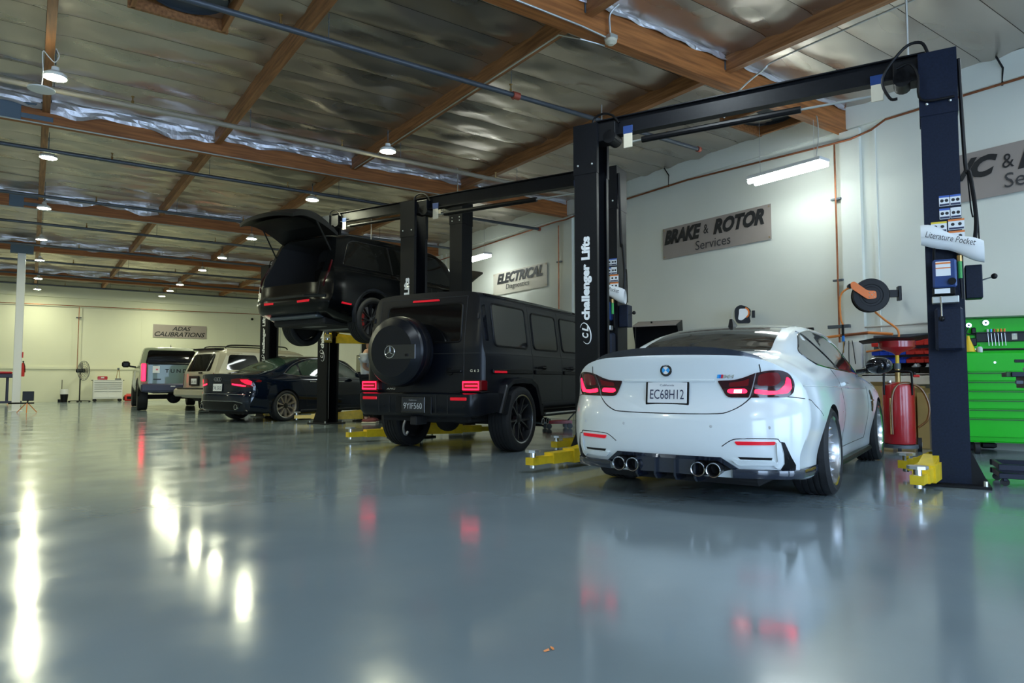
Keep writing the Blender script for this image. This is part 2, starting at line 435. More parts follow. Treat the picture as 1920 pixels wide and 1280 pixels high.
# pilasters, wall reveals and rails
for i, y in enumerate([5.40, 12.05, 18.15, 24.25]):
    struct('trim_%d' % (80+i), MB().box((WX-0.035, y, 2.33), (0.07, 0.30, 4.66)), 'wall_paint', label='painted pilaster under a roof girder on the right wall')
    struct('trim_%d' % (90+i), MB().box((WX-0.012, y-0.34, 2.33), (0.024, 0.05, 4.66)), 'wall_paint', label='narrow joint strip on the right wall')
struct('trim_100', MB().box((0, BY-0.02, 1.42), (20, 0.04, 0.11)), 'wall_cream', label='painted rail along the back wall')
struct('trim_101', MB().box((0, BY-0.06, 4.62), (20, 0.12, 0.5)), 'wall_cream', label='ledger along the top of the back wall')
struct('trim_102', MB().box((WX-0.03, 17, 4.86), (0.06, 34, 0.34)), 'wall_paint', label='ledger along the top of the right wall')
# concrete panel joints of the back wall
for k, x in enumerate([0.4, 4.0, 8.0]):
    struct('trim_%d' % (110+k), MB().box((x, BY-0.006, 2.2), (0.02, 0.012, 4.4)), 'wall_cream', label='panel joint of the back wall')
# white steel column under the fourth girder with its bracket
t = thing('steel_column', 'white square steel column holding a roof girder at far left', 'column', (-0.30, 24.3, 0))
bx('shaft', (0, 0, 2.28), (0.20, 0.20, 4.56), 'white_plastic', t, 0.01)
bx('base_plate', (0, 0, 0.01), (0.34, 0.34, 0.02), 'white_plastic', t, 0.003)
bx('saddle_bracket', (0, 0, 4.70), (0.55, 0.19, 0.28), 'bracket', t, 0.004)
# saddle brackets on the nearer girders
for k, (x, y) in enumerate([(-0.36, 12.15), (-0.36, 18.25)]):
    t = thing('girder_bracket', ['blue-grey steel strap bracket on the nearer left girder end', 'blue-grey steel strap bracket on the second left girder end'][k], 'bracket', (x, y, GB))
    bx('plate', (0, -GW/2-0.008, 0.16), (0.26, 0.016, 0.34), 'bracket', t, 0.003)
    bx('strap', (0.32, -GW/2-0.007, 0.24), (0.40, 0.014, 0.07), 'bracket', t, 0.003)
    bx('strap', (0.32, -GW/2-0.007, 0.07), (0.40, 0.014, 0.07), 'bracket', t, 0.003)
# skylight wells with wood curb and dark drum
for k, (x, y, lab) in enumerate([(at_z(1437, 212, 5.0).x, at_z(1437, 212, 5.0).y, 'round dark roof vent in a wooden curb beside right wall'), (at_z(352, -18, 5.0).x, at_z(352, -18, 5.0).y, 'dark roof vent in a wooden curb at top left of ceiling')]):
    t = thing('roof_vent', lab, 'roof vent', (x, y, CZ-0.10))
    s = 0.46
    for q, (cx, cy, sx, sy) in enumerate([(0, -s, 2*s+.1, .05), (0, s, 2*s+.1, .05), (-s, 0, .05, 2*s), (s, 0, .05, 2*s)]):
        bx('curb_board', (cx, cy, -0.07), (sx, sy, 0.16), 'purlin_wood', t)
    ob('vent_drum', MB().lathe([(0.40, -0.07), (0.42, -0.03), (0.37, -0.01), (0.0, -0.005)], n=36), 'pipe_dark', t)

# ------------------------------------------------------------------ pipes
def pipe(name, pts, r, m, label, cat='pipe', n=10, group=None): return tag(ob(name, MB().tube(pts, r, n), m), label, cat, group)
PZ = 4.52
spr = [(7.0, 0.9, 8.5, 'pipe_dark', 'dark sprinkler pipe nearest the camera, ending at red cap'), (10.2, -3, 8.9, 'pipe_lamplit', 'lamplit sprinkler pipe before the second girder'),
       (12.98, -3, 9.9, 'pipe_dark', 'dark sprinkler pipe just beyond the second girder'), (16.3, -3, 9.9, 'pipe_dark', 'dark sprinkler pipe between second and third girders'),
       (19.2, -3, 9.9, 'pipe_dark', 'dark sprinkler pipe just beyond the third girder'), (22.3, -3, 9.9, 'pipe_dark', 'dark sprinkler pipe before the white column'),
       (25.3, -3, 9.9, 'pipe_dark', 'dark sprinkler pipe just beyond the white column'), (28.4, -3, 9.9, 'pipe_dark', 'dark sprinkler pipe near the back wall'),
       (31.4, -3, 9.9, 'pipe_dark', 'dark sprinkler pipe closest to the back wall')]
for k, (y, x0, x1, m_, lab) in enumerate(spr):
    t = thing('sprinkler_pipe', lab, 'pipe', (0, y, PZ), group='ceiling sprinkler pipes')
    ob('pipe', MB().tube([(x0, 0, 0), (x1, 0, 0)], 0.032 if k != 1 else 0.036, 12), m_, t)
    ob('end_cap', MB().cyl((x1-0.01, 0, 0), (x1+0.05, 0, 0), 0.044, 12), 'red_brown', t)
    x = x0+1.1
    while x < x1-0.6:
        hd = ob('sprinkler_head', MB().lathe([(0.0, 0.13), (0.022, 0.13), (0.022, 0.122), (0.008, 0.118), (0.008, 0.075), (0.016, 0.07), (0.016, 0.03), (0, 0.03)], (x, 0, 0), n=8), 'brass', t)
        x += 2.9
    for px_ in PX[4:]:
        if x0 < px_ < x1: ob('hanger', MB().tube([(px_+0.06, 0.0, 0.30), (px_+0.06, 0, -0.03)], 0.005, 5), 'steel_grey', t)
t = thing('pipe_coupling', 'red-brown coupling on the nearest dark sprinkler pipe', 'pipe coupling', (4.98, 7.0, PZ))
ob('ring', MB().cyl((-0.05, 0, 0), (0.05, 0, 0), 0.048, 14), 'red_brown', t); ob('bolt', MB().cyl((0, 0.06, -0.03), (0, 0.06, 0.03), 0.012, 8), 'red_brown', t)

# copper air line on both walls
cp = [(WX-0.06, 2.0, 4.66), (WX-0.06, 4.86, 4.66), (WX-0.09, 5.05, 4.56), (WX-0.12, 5.35, 4.50), (WX-0.10, 5.75, 4.52), (WX-0.06, 8.5, 4.66), (WX-0.06, 11.6, 4.64), (WX-0.12, 12.05, 4.58), (WX-0.06, 12.5, 4.62), (WX-0.06, 30.0, 4.30), (WX-0.06, BY-0.2, 4.15), (WX-0.3, BY-0.06, 4.12)]
pipe('copper_pipe', cp + [(6.0, BY-0.15, 4.07), (-6.0, BY-0.15, 3.98)], 0.016, 'copper', 'long copper air line high along the right and back walls')
for k, (y, z1, lab) in enumerate([(5.62, 1.15, 'copper drop pipe running down the pilaster to hose reel'), (12.35, 2.2, 'copper drop pipe beside the cream banner')]):
    t = thing('copper_drop', lab, 'pipe', (WX-0.09, y, 0))
    ob('pipe', MB().tube([(0, 0, 4.5), (0, 0, z1)], 0.014, 8), 'copper', t)
    for z in (3.65, 2.4):
        bx('clamp', (0.02, 0, z), (0.06, 0.16, 0.03), 'steel_grey', t)
t = thing('copper_drop', 'copper drop pipe above the pedestal fan', 'pipe', (1.62, BY-0.12, 0))
ob('pipe', MB().tube([(0, 0, 4.0), (0, 0, 1.3)], 0.014, 8), 'copper', t); bx('clamp', (0, 0.03, 3.55), (0.2, 0.05, 0.05), 'steel_grey', t)
for k, y in enumerate([9.0, 3.4]):
    pipe('pipe_strap', [(WX-0.05, y, 4.64), (WX-0.06, y-0.02, 4.86), (WX-0.15, y+0.02, 5.0)], 0.012, 'black_plastic', ['black strap holding copper line near the far lift column', 'black strap holding copper line above the right banner'][k], 'strap', 6)
# electrical conduits
def sm(pts): return spline(pts, 5)
pipe('conduit', [(2.6, 5.40, 4.67), (4.7, 5.40, 4.66), (5.05, 5.40, 4.64)], 0.011, 'galv', 'pale conduit under the near girder left of heat detector', 'conduit')
pipe('conduit', [(5.15, 5.52, 4.62), (4.88, 5.62, 4.66), (4.80, 5.9, 4.80), (4.80, 11.9, 4.80)], 0.010, 'galv', 'conduit along the purlin behind the heat detector', 'conduit')
pipe('conduit', [(-3, 12.0, 4.63), (6.9, 12.0, 4.63)], 0.011, 'galv', 'long pale conduit under the second girder', 'conduit')
pipe('conduit', [(-3, 18.1, 4.62), (6.9, 18.1, 4.62)], 0.011, 'galv', 'long pale conduit under the third girder', 'conduit')
pipe('conduit', sm([(7.35, 2.0, 4.80), (7.35, 4.6, 4.80), (7.32, 5.0, 4.72), (7.25, 5.35, 4.52), (7.2, 5.5, 4.25)]), 0.011, 'galv', 'conduit along the near right purlin bending down to the girder', 'conduit')
pipe('conduit', sm([(5.16, 5.3, 5.0), (5.10, 5.38, 4.9), (5.12, 5.4, 4.72), (5.14, 5.42, 4.62)]), 0.012, 'galv', 'grey looping conduit above the heat detector', 'conduit')
t = thing('heat_detector', 'round cream heat detector on the near girder', 'detector', (5.13, 5.40, 4.60))
ob('body', MB().lathe([(0, -0.03), (0.03, -0.028), (0.065, 0.0), (0.07, 0.03), (0.0, 0.032)], n=24), 'pipe_cream', t); bx('junction_box', (0, 0, 0.055), (0.11, 0.11, 0.05), 'galv', t)
ZC = lambda v: v
# ------------------------------------------------------------------ lamps
def high_bay(x, y, label, group='round high-bay ceiling lamps', lens='lamp_lens'):
    t = thing('high_bay_lamp', label, 'ceiling lamp', (x, y, 4.50), group=group)
    ob('housing', MB().lathe([(0.0, 0.12), (0.04, 0.12), (0.045, 0.075), (0.08, 0.06), (0.122, 0.03), (0.130, 0.0), (0.130, -0.010), (0.120, -0.010), (0.118, 0.0), (0, 0.002)], n=28), 'white_plastic', t)
    ob('lens', MB().lathe([(0.0, -0.020), (0.07, -0.018), (0.105, -0.011), (0.117, -0.002)], n=28), lens, t)
    ob('hook', MB().tube([(0, 0, 0.15), (0, 0, 0.33)], 0.008, 6), 'steel_grey', t)
    return t
ordinal = ['nearest', 'second', 'third', 'fourth', 'fifth', 'sixth', 'seventh', 'farthest']
for k, y in enumerate([9.7, 13.3, 17.3, 21.2, 24.9, 29.4, 32.9]):
    high_bay(0.13, y, '%s glowing round lamp in the row at far left' % (ordinal[k] if k < 6 else 'farthest'))
for k, y in enumerate([9.85, 13.4, 18.0, 21.3, 24.1, 28.2, 30.4, 32.5]):
    high_bay(4.52, y, '%s glowing round lamp in the row above the parked vehicles' % ordinal[k])
for x, y, lab in [(-4.25, 4.0, 'left of the camera'), (-4.25, 12.0, 'beyond the left edge, nearest of three'), (-4.25, 20.0, 'beyond the left edge, middle of three'), (-4.25, 28.0, 'beyond the left edge, farthest of three'), (-8.6, 8.0, 'near the left wall'), (-8.6, 20.0, 'far along the left wall')]:
    high_bay(x, y, 'round lamp out of the picture, ' + lab)
for x, y, lab in [(0.13, 4.6, 'just above the camera'), (0.13, -1.5, 'behind the camera'), (4.5, 4.1, 'above the white coupe tail'), (4.5, -1.5, 'right behind the camera'), (8.7, 1.2, 'near the right wall behind the lift')]:
    high_bay(x, y, 'round cool white lamp out of the picture, ' + lab, lens='lamp_lens_cool')
t = thing('pendant_disc', 'small white unlit disc hanging by cord below the nearest left lamp', 'pendant', (0.0, 9.55, 4.27))
ob('dish', MB().lathe([(0, 0.03), (0.05, 0.028), (0.14, 0.0), (0.14, -0.012), (0, -0.02)], n=24), 'white_plastic', t)
ob('cord', MB().tube(spline([(0.0, 0, 0.03), (0.01, 0, 0.2), (0.0, 0, 0.45), (0.06, 0.0, 0.40), (0.12, 0.02, 0.36), (0.16, 0.03, 0.45), (0.13, 0.1, 0.56)], 5), 0.006, 6), 'white_plastic', t)
def tube_light(y, label):
    t = thing('tube_light', label, 'tube light', (9.20, y, 3.98), group='linear shop lights on the right wall')
    bx('housing', (0, 0, 0.06), (0.26, 1.22, 0.05), 'white_plastic', t)
    for s in (-1, 1):
        ob('tube', MB().tube([(s*0.085, -0.60, 0), (s*0.085, 0.60, 0)], 0.034, 12), 'tube_lens', t)
    for s in (-1, 1): ob('wire', MB().tube([(0, s*0.45, 0.07), (0.0, s*0.45, 1.0)], 0.004, 5), 'galv', t)
tube_light(5.92, 'bright twin tube light above the taupe lettered banner')
tube_light(14.75, 'bright twin tube light above the cream lettered banner')
pipe('lamp_cord', sm([(9.20, 5.45, 4.08), (9.22, 5.42, 4.3), (9.2, 5.40, 4.55), (9.1, 5.36, 4.66)]), 0.008, 'galv', 'grey cord feeding the near tube light', 'cord', 6)

# ------------------------------------------------------------------ two-post lifts
TH = R(24.0)
UV_U = Vector((-math.sin(TH), math.cos(TH), 0)); UV_V = Vector((math.cos(TH), math.sin(TH), 0))
PW, PD = 0.27, 0.33
def c_section(o=0.0, lip=0.055, tk=0.012):
    """plan outline of a channel column, open towards -y (inner side); x to the back"""
    a, b = -o, PD+o; y1 = o; y0 = -PW-o
    return [(a, y1), (b, y1), (b, y0), (b-lip, y0), (b-lip, y0+tk), (b-tk, y0+tk), (b-tk, y1-tk), (a+tk, y1-tk), (a+tk, y0+tk), (a+lip, y0+tk), (a+lip, y0), (a, y0)]
def lift(PL, h, label, arms, carriage_z=0.12, power=False, letters=True, body='lift_black', power_full=False):
    ctr = Vector((PL[0], PL[1], 0)) - UV_U*1.8
    t = thing('two_post_lift', label, 'car lift', ctr, TH, 'two-post vehicle lifts')
    inv = Matrix.Translation(ctr) @ Matrix.Rotation(TH, 4, 'Z'); inv = inv.inverted()
    for side in (1, -1):          # left column y from 1.53 to 1.80
        sec = [(x, 1.8*1.0 + y) for x, y in c_section()]
        if side < 0: sec = [(x, -y) for x, y in sec][::-1]
        bm_ = 'lift_black' if side > 0 else body
        c = ob('column', MB().prism(sec, (0,0,1), h-0.55, (0,0,0.02), (1,0,0), (0,1,0)), bm_, t, 20)
        sec2 = [(x, 1.8 + y) for x, y in c_section(0.007)]
        if side < 0: sec2 = [(x, -y) for x, y in sec2][::-1]
        e = ob('column_extension', MB().prism(sec2, (0,0,1), 0.56, (0,0,h-0.56), (1,0,0), (0,1,0)), bm_, t, 20)
        for bx_, bz in ((0.05, h-0.50), (0.21, h-0.50), (0.05, h-0.44), (0.21, h-0.44)) if h > 4 else ((0.05, h-0.46), (0.22, h-0.46)):
            ob('bolt', MB().sphere((-0.010, side*(1.8-bx_), bz), 0.012, 8, 5), 'galv', e)
        # base plate, gussets and anchor bolts
        yo = 1.8 if side > 0 else -1.8
        p = bx('base_plate', (0.15, side*1.67, 0.011), (0.56, 0.52, 0.022), 'lift_dark', t, 0.003)
        for px_ in (-0.09, 0.39):
            for py_ in (1.46, 1.89):
                ob('anchor_bolt', MB().cyl((px_, side*py_, 0.02), (px_, side*py_, 0.062), 0.016, 8), 'galv', p)
        for x_ in (0.006, PD-0.02):
            ob('gusset', MB().prism([(1.80, 0.02), (1.92, 0.02), (1.80, 0.30)], (1,0,0), 0.014, (x_, 0, 0), (0, side, 0), (0,0,1)), 'lift_dark', t, 0)
        ob('rear_gusset', MB().prism([(PD, 0.02), (PD+0.12, 0.02), (PD, 0.75)], (0,1,0), 0.012, (0, side*1.70, 0), (1,0,0), (0,0,1)), body, t, 0)
        ob('carriage', MB().box((PD/2, side*1.60, carriage_z+0.42), (0.20, 0.13, 0.78), 0.01), 'lift_dark', t)
        ob('guide_bar', MB().tube([(0.07, side*1.55, carriage_z+0.2), (0.07, side*1.55, carriage_z+0.9 if carriage_z < 1 else 0.1)], 0.012, 8), 'galv', t)
        if side > 0 and letters:
            fr = frame((-0.002, 1.665, 2.00), (0,0,1), (0,1,0))
            text('challenger', 'lettering_white', t, frame((-0.002, 1.655, 1.845), (0,0,1), (0,1,0)), w=0.62, h=0.125, bold=0.05, ext=0.002); text('Lifts', 'lettering_white', t, frame((-0.002, 1.667, 2.33), (0,0,1), (0,1,0)), w=0.26, h=0.105, bold=0.05, ext=0.002)
            [text(ch, 'lettering_white', t, frame((-0.002, 1.675, zz), (0,0,1), (0,1,0)), w=0.06, h=0.075, bold=0.04, shear=0.25, ext=0.002) for ch, zz in (('C', 1.37), ('L', 1.44))]
            ring = [(-0.004, 1.672+0.062*math.cos(a)+0.02*math.sin(a), 1.39+0.115*math.sin(a)) for a in np.linspace(0.6, 5.4, 26)]
            ob('logo_ring', MB().tube(ring, [0.002+0.005*math.sin(PI*i/25) for i in range(26)], 5), 'lettering_white', t)
    # overhead beam: channel with flanges, hydraulic hose, shut-off bar and limit switches
    zb = h-0.045
    beam = [(-0.055, -0.10), (0.055, -0.10), (0.055, -0.088), (0.012, -0.088), (0.012, 0.088), (0.055, 0.088), (0.055, 0.10), (-0.055, 0.10), (-0.055, 0.088), (-0.012, 0.088), (-0.012, -0.088), (-0.055, -0.088)]
    ob('overhead_beam', MB().prism(beam, (0,1,0), 3.16, (0.15, -1.58, zb), (1,0,0), (0,0,1)), 'lift_black', t, 0)
    for s in (-1, 1):
        ob('beam_bracket', MB().box((0.15, s*1.46, zb-0.06), (0.20, 0.26, 0.20), 0.006), 'lift_dark', t)
        ob('pulley', MB().cyl((0.05, s*1.40, zb-0.12), (0.25, s*1.40, zb-0.12), 0.075, 16), 'lift_dark', t)
    ob('shutoff_pad', MB().tube([(0.13, -0.55, zb-0.20), (0.13, 1.05, zb-0.20)], 0.034, 10), 'black_plastic', t)
    ob('shutoff_bar', MB().tube([(0.13, -1.22, zb-0.20), (0.13, 1.22, zb-0.20)], 0.012, 8), 'galv', t)
    for s in (-1, 1):
        q = bx('switch_plate', (0.10, s*1.20, zb-0.19), (0.012, 0.10, 0.16), 'pipe_cream', t)
        bx('switch_mount', (0.10, s*1.20, zb-0.07), (0.014, 0.11, 0.09), 'motor_blue', t)
    ob('top_hose', MB().tube(spline([(0.1, 1.62, h-0.02), (0.1, 1.60, h+0.08), (0.1, 1.50, h+0.12), (0.1, 1.38, h+0.08), (0.1, 1.30, h-0.02)], 5), 0.013, 7), 'black_plastic', t)
    if power_full:
        ob('top_hose', MB().tube(spline([(0.02, -1.60, h), (0.0, -1.55, h+0.10), (0, -1.42, h+0.08), (0, -1.25, h-0.15), (0, -1.30, h-0.34), (0, -1.36, h-0.36)], 5), 0.013, 7), 'black_plastic', t)
        ob('top_hose', MB().tube(spline([(-0.02, -1.36, h-0.10), (-0.03, -1.46, h-0.08), (-0.03, -1.52, h-0.20), (-0.03, -1.54, h-0.42), (-0.03, -1.78, h-0.44)], 5), 0.011, 7), 'black_plastic', t)
    ob('riser_conduit', MB().tube(spline([(0.35, -1.45, h+1.0 if h < 3.9 else h+0.6), (0.35, -1.45, h)], 3), 0.010, 6), 'galv', t)
    # swing arms: pivots on the carriage, tips given in world x,y
    for a in arms:
        tip, side, back = a[0], a[1], a[2]
        q = inv @ Vector((tip[0], tip[1], 0)); q = Vector((q.x, q.y, 0))
        pv = Vector((0.02 if back else PD-0.02, side*1.52, 0)); z = carriage_z
        d = (q-pv); L = d.length; d.normalize(); s = Vector((-d.y, d.x, 0))
        def seg(l0, l1, w, z0, z1, name, par):
            vs = []
            for l in (l0, l1):
                for k in (-1, 1):
                    for zz in (z0, z1): vs.append(pv + d*l + s*(k*w/2) + Vector((0,0,zz)))
            m_ = MB().add(vs, [(0,1,3,2),(4,6,7,5),(0,4,5,1),(2,3,7,6),(0,2,6,4),(1,5,7,3)])
            return ob(name, m_, 'lift_yellow', par, 0)
        arm = seg(-0.06, L*0.50, 0.15, z-0.07, z+0.07, 'swing_arm', t)
        # raised gusset hump near the pivot
        hump = [pv + d*l + s*k + Vector((0,0,zz)) for k in (-0.06, 0.06) for l, zz in ((-0.04, z+0.07), (L*0.42, z+0.07), (-0.02, z+0.13))]
        ob('arm_gusset', MB().add(hump, [(0,1,2),(5,4,3),(0,3,4,1),(1,4,5,2),(2,5,3,0)]), 'lift_yellow', arm, 0)
        seg(L*0.42, L*0.78, 0.12, z-0.055, z+0.05, 'arm_extension', arm)
        seg(L*0.70, L+0.05, 0.095, z-0.045, z+0.025, 'arm_tip', arm)
        tipz = z+0.03
        ob('pad_screw', MB().cyl(pv+d*L+Vector((0,0,z-0.075)), pv+d*L+Vector((0,0,tipz+0.045)), 0.030, 14), 'chrome', arm)
        pad = MB()
        a_ = pv + d*L + Vector((0,0,tipz+0.055))
        ob('lift_pad', pad.cyl(a_-Vector((0,0,0.012)), a_+Vector((0,0,0.012)), 0.075, 8), 'galv', arm, 20)
    if power:
        yl = -1.66; z0 = 1.28
        rsv = ob('oil_reservoir', MB().box((-0.085, yl-0.02, 1.30), (0.16, 0.20, 0.36), 0.02), 'lift_navy', t)
        pu = ob('power_unit', MB().box((-0.085, yl, 1.76), (0.15, 0.17, 0.24), 0.015), 'motor_blue', t)
        bx('warning_sticker', (-0.162, yl+0.01, 1.80), (0.003, 0.105, 0.12), 'plate_white', pu, 0)
        bx('warning_stripe', (-0.164, yl+0.01, 1.845), (0.003, 0.105, 0.014), 'sticker_orange', pu, 0)
        bx('warning_stripe', (-0.164, yl+0.01, 1.805), (0.003, 0.105, 0.008), 'sticker_orange', pu, 0)
        ob('knob', MB().cyl((-0.16, yl-0.05, 1.69), (-0.19, yl-0.05, 1.69), 0.028, 14), 'black_plastic', pu)
        bx('valve_block', (-0.09, yl+0.0, 1.545), (0.10, 0.19, 0.06), 'galv', t, 0.006)
        bx('data_plate', (-0.10, yl+0.01, 1.615), (0.10, 0.16, 0.06), 'black_plastic', t, 0.004)
        bx('data_sticker', (-0.152, yl+0.02, 1.615), (0.003, 0.11, 0.04), 'plate_white', t, 0)
        lv = ob('release_lever', MB().tube([(-0.15, yl+0.03, 1.57), (-0.17, yl+0.03, 1.40)], 0.007, 7), 'chrome', t)
        ob('lever_knob', MB().sphere((-0.17, yl+0.03, 1.385), 0.022, 10, 7), 'black_plastic', lv)
        ob('hydraulic_hose', MB().tube(spline([(-0.06, yl+0.07, 1.88), (-0.08, yl+0.06, 2.0), (-0.09, yl-0.01, 2.06), (-0.08, yl-0.09, 1.98), (-0.07, yl-0.11, 1.8), (-0.06, yl-0.12, 1.55)], 5), 0.011, 7), 'black_plastic', t)
        ob('vent_filter', MB().cyl((-0.09, yl-0.11, 1.72), (-0.09, yl-0.11, 1.86), 0.016, 10), 'green_label', t)
        ob('vent_filter_cap', MB().cyl((-0.09, yl-0.11, 1.86), (-0.09, yl-0.11, 1.91), 0.020, 10), 'brass', t)
        st = [(0.03, 2.50, 0.075, 0.09, 'plate_white', 'sticker_blue'), (-0.05, 2.50, 0.075, 0.09, 'plate_white', 'sticker_blue'), (0.03, 2.39, 0.075, 0.09, 'plate_white', 'sticker_blue'), (-0.05, 2.39, 0.075, 0.09, 'plate_white', 'plate_white'),
              (0.075, 2.28, 0.115, 0.09, 'plate_white', 'sticker_yellow'), (-0.05, 2.29, 0.115, 0.09, 'plate_white', 'sticker_orange'), (0.075, 2.18, 0.115, 0.09, 'plate_white', 'sticker_yellow'), (-0.05, 2.19, 0.115, 0.09, 'plate_white', 'sticker_orange')]
        for dy, z, w, hh, m1, m2 in st:
            dy -= 0.05; z -= 0.10
            q = bx('safety_sticker', (-0.004, yl+dy, z), (0.004, w, hh), m1, t, 0)
            bx('sticker_header', (-0.007, yl+dy, z+hh/2-0.008), (0.002, w, 0.016), m2, q, 0)
            bx('sticker_footer', (-0.007, yl+dy, z-hh/2+0.012), (0.002, w*0.92, 0.016), 'plate_ink', q, 0)
            for k in (-1, 1): ob('pictogram', MB().lathe([(0, 0.001), (0.013, 0.001), (0.014, 0)], (-0.0065, yl+dy+k*w*0.22, z+0.002), (-1,0,0), 8), 'sign_ink', q, 0)
        cb = bx('control_box', (0.10, -1.87, 1.70), (0.16, 0.12, 0.28), 'lift_navy', t, 0.006)
        lv = ob('lever', MB().tube([(0.05, -1.93, 1.71), (0.03, -2.0, 1.73)], 0.006, 7), 'chrome', t); ob('lever_knob', MB().sphere((0.03, -2.01, 1.734), 0.024, 10, 7), 'black_plastic', lv)
        ob('cable_run', MB().tube(spline([(0.03, -1.82, h-0.1), (0.03, -1.84, h-1.0), (0.01, -1.87, 2.6), (0.0, -1.90, 2.2), (0.02, -1.86, 1.9)], 5), 0.016, 7), 'black_plastic', t)
        ob('cable_run', MB().tube(spline([(0.05, -1.82, h-0.2), (0.05, -1.87, h-1.4), (0.04, -1.91, 2.3), (0.05, -1.92, 1.87)], 5), 0.006, 6), 'black_plastic', t)
    return t
U_, V_ = UV_U, UV_V
def arm_at(px, py, z=0.0): p = at_z(px, py, z); return (p.x, p.y)
L1 = (4.91, 5.775); L2 = (4.665, 9.66); L3 = (4.82, 13.80); L4 = (4.57, 17.2)
def rel(L, x, y): p = Vector((L[0], L[1], 0)) - U_*1.8 + V_*x + U_*y; return (p.x, p.y)
lift(L1, 3.72, 'black two-post lift straddling the white coupe, nearest the camera', [(arm_at(999, 886), 1, True), (rel(L1, 1.3, 0.9), 1, False), (arm_at(1722, 926), -1, True), (arm_at(1700, 893), -1, False)], power=True, body='lift_navy', power_full=True)
lift(L2, 3.66, 'black two-post lift around the boxy matte black SUV', [(arm_at(657, 829), 1, True), (rel(L2, 1.2, 0.8), 1, False), (arm_at(1044, 850), -1, True), (rel(L2, 1.2, -0.8), -1, False)], power=True)
lift(L3, 4.27, 'black two-post lift holding the raised black SUV', [(rel(L3, -0.75, 0.75), 1, True), (rel(L3, 1.2, 0.8), 1, False), (rel(L3, -0.75, -0.75), -1, True), (rel(L3, 1.2, -0.8), -1, False)], carriage_z=1.72)
lift(L4, 3.70, 'farthest black two-post lift, behind the dark sedan', [(rel(L4, -0.5, 0.7), 1, True), (rel(L4, 1.2, 0.8), 1, False), (rel(L4, -0.95, -0.6), -1, True), (rel(L4, 1.2, -0.8), -1, False)])
# rolled white literature pouch strapped over the power unit, and the same on the next lift
for k, (L, lab) in enumerate([(L1, 'white rolled literature pouch on the nearest right lift column'), (L2, 'white pouch strapped to the lift column behind the white coupe')]):
    o = Vector((L[0], L[1], 0)) - U_*1.8
    t = thing('literature_pouch', lab, 'pouch', (o.x, o.y, 0), TH)
    def fn(u, v):
        a = 2*PI*v; y = -1.50-0.44*u; s = 0.85+0.12*math.sin(9*u)
        return (-0.085+0.055*s*math.cos(a), y, 2.10-0.16*u+0.10*s*math.sin(a)*(1+0.1*math.sin(7*u+a)) + 0.02*math.sin(5*u))
    p = ob('roll', MB().grid(fn, 16, 16), 'cloth', t)
    text('Literature Pocket', 'sign_ink', t, frame((-0.148, -1.71, 2.05), (0,-1,-0.30), (0,-0.3,1)), w=0.36, h=0.05, ext=0.004)
# ------------------------------------------------------------------ vehicle bodies
def pchip(x, Y, xi):
    x = np.asarray(x, float); Y = np.asarray(Y, float); xi = np.asarray(xi, float)
    h = np.diff(x); d = np.diff(Y, axis=0)/h[:, None]; m = np.zeros_like(Y)
    for k in range(1, len(x)-1):
        w1 = 2*h[k]+h[k-1]; w2 = h[k]+2*h[k-1]; ok = d[k-1]*d[k] > 0
        with np.errstate(divide='ignore', invalid='ignore'):
            v = (w1+w2)/(w1/d[k-1]+w2/d[k])
        m[k] = np.where(ok, v, 0)
    m[0] = d[0]; m[-1] = d[-1]
    i = np.clip(np.searchsorted(x, xi, side='right')-1, 0, len(x)-2)
    t = ((xi-x[i])/h[i])[:, None]; hh = h[i][:, None]
    return (2*t**3-3*t**2+1)*Y[i] + (t**3-2*t**2+t)*hh*m[i] + (-2*t**3+3*t**2)*Y[i+1] + (t**3-t**2)*hh*m[i+1]
def loft(stations, dr, df, nx=70, ns=44, fade_r=0.7, fade_f=0.7, zc=(0.6, 0.55)):
    """stations: (x, half section from bottom centre to top centre). dr/df(y,z): how far rear/front surface points lie inside the end planes"""
    xs = np.array([s[0] for s in stations]); sec = np.array([s[1] for s in stations], float); K = sec.shape[1]
    t = np.linspace(0, K-1, ns)
    x0, x1 = xs[0], xs[-1]
    u = np.linspace(0, 1, nx); xi = x0 + (x1-x0)*(u - 0.10*np.sin(2*PI*u)/(2*PI)*2)
    flat = pchip(xs, sec.reshape(len(xs), -1), xi).reshape(nx, K, 2)
    rings = [pchip(np.arange(K), flat[i], t) for i in range(nx)]
    V = []; N = 2*ns-2
    def ring(h, xf):
        pts = [(xf(y, z), y, z) for y, z in h] + [(xf(-y, z), -y, z) for y, z in h[-2:0:-1]]
        V.extend(pts)
    def smooth(a): a = min(max(a, 0), 1); return a*a*(3-2*a)
    caps = [0.02, 0.12, 0.28, 0.45, 0.62, 0.77, 0.88, 0.95, 0.985]
    for s in caps:
        h = rings[0].copy(); h = np.stack([h[:,0]*s, zc[0]+(h[:,1]-zc[0])*s], 1); ring(h, lambda y, z: x0+dr(y, z))
    for i in range(nx):
        wr = smooth(1-(xi[i]-x0)/fade_r); wf = smooth(1-(x1-xi[i])/fade_f)
        ring(rings[i], lambda y, z, i=i, wr=wr, wf=wf: xi[i]+wr*dr(y, z)-wf*df(y, z))
    for s in caps[::-1]:
        h = rings[-1].copy(); h = np.stack([h[:,0]*s, zc[1]+(h[:,1]-zc[1])*s], 1); ring(h, lambda y, z: x1-df(y, z))
    n = len(V)//N
    F = [(i*N+j, i*N+(j+1) % N, (i+1)*N+(j+1) % N, (i+1)*N+j) for i in range(n-1) for j in range(N)]
    F += [tuple(range(N))[::-1], tuple((n-1)*N+j for j in range(N))]
    return V, F
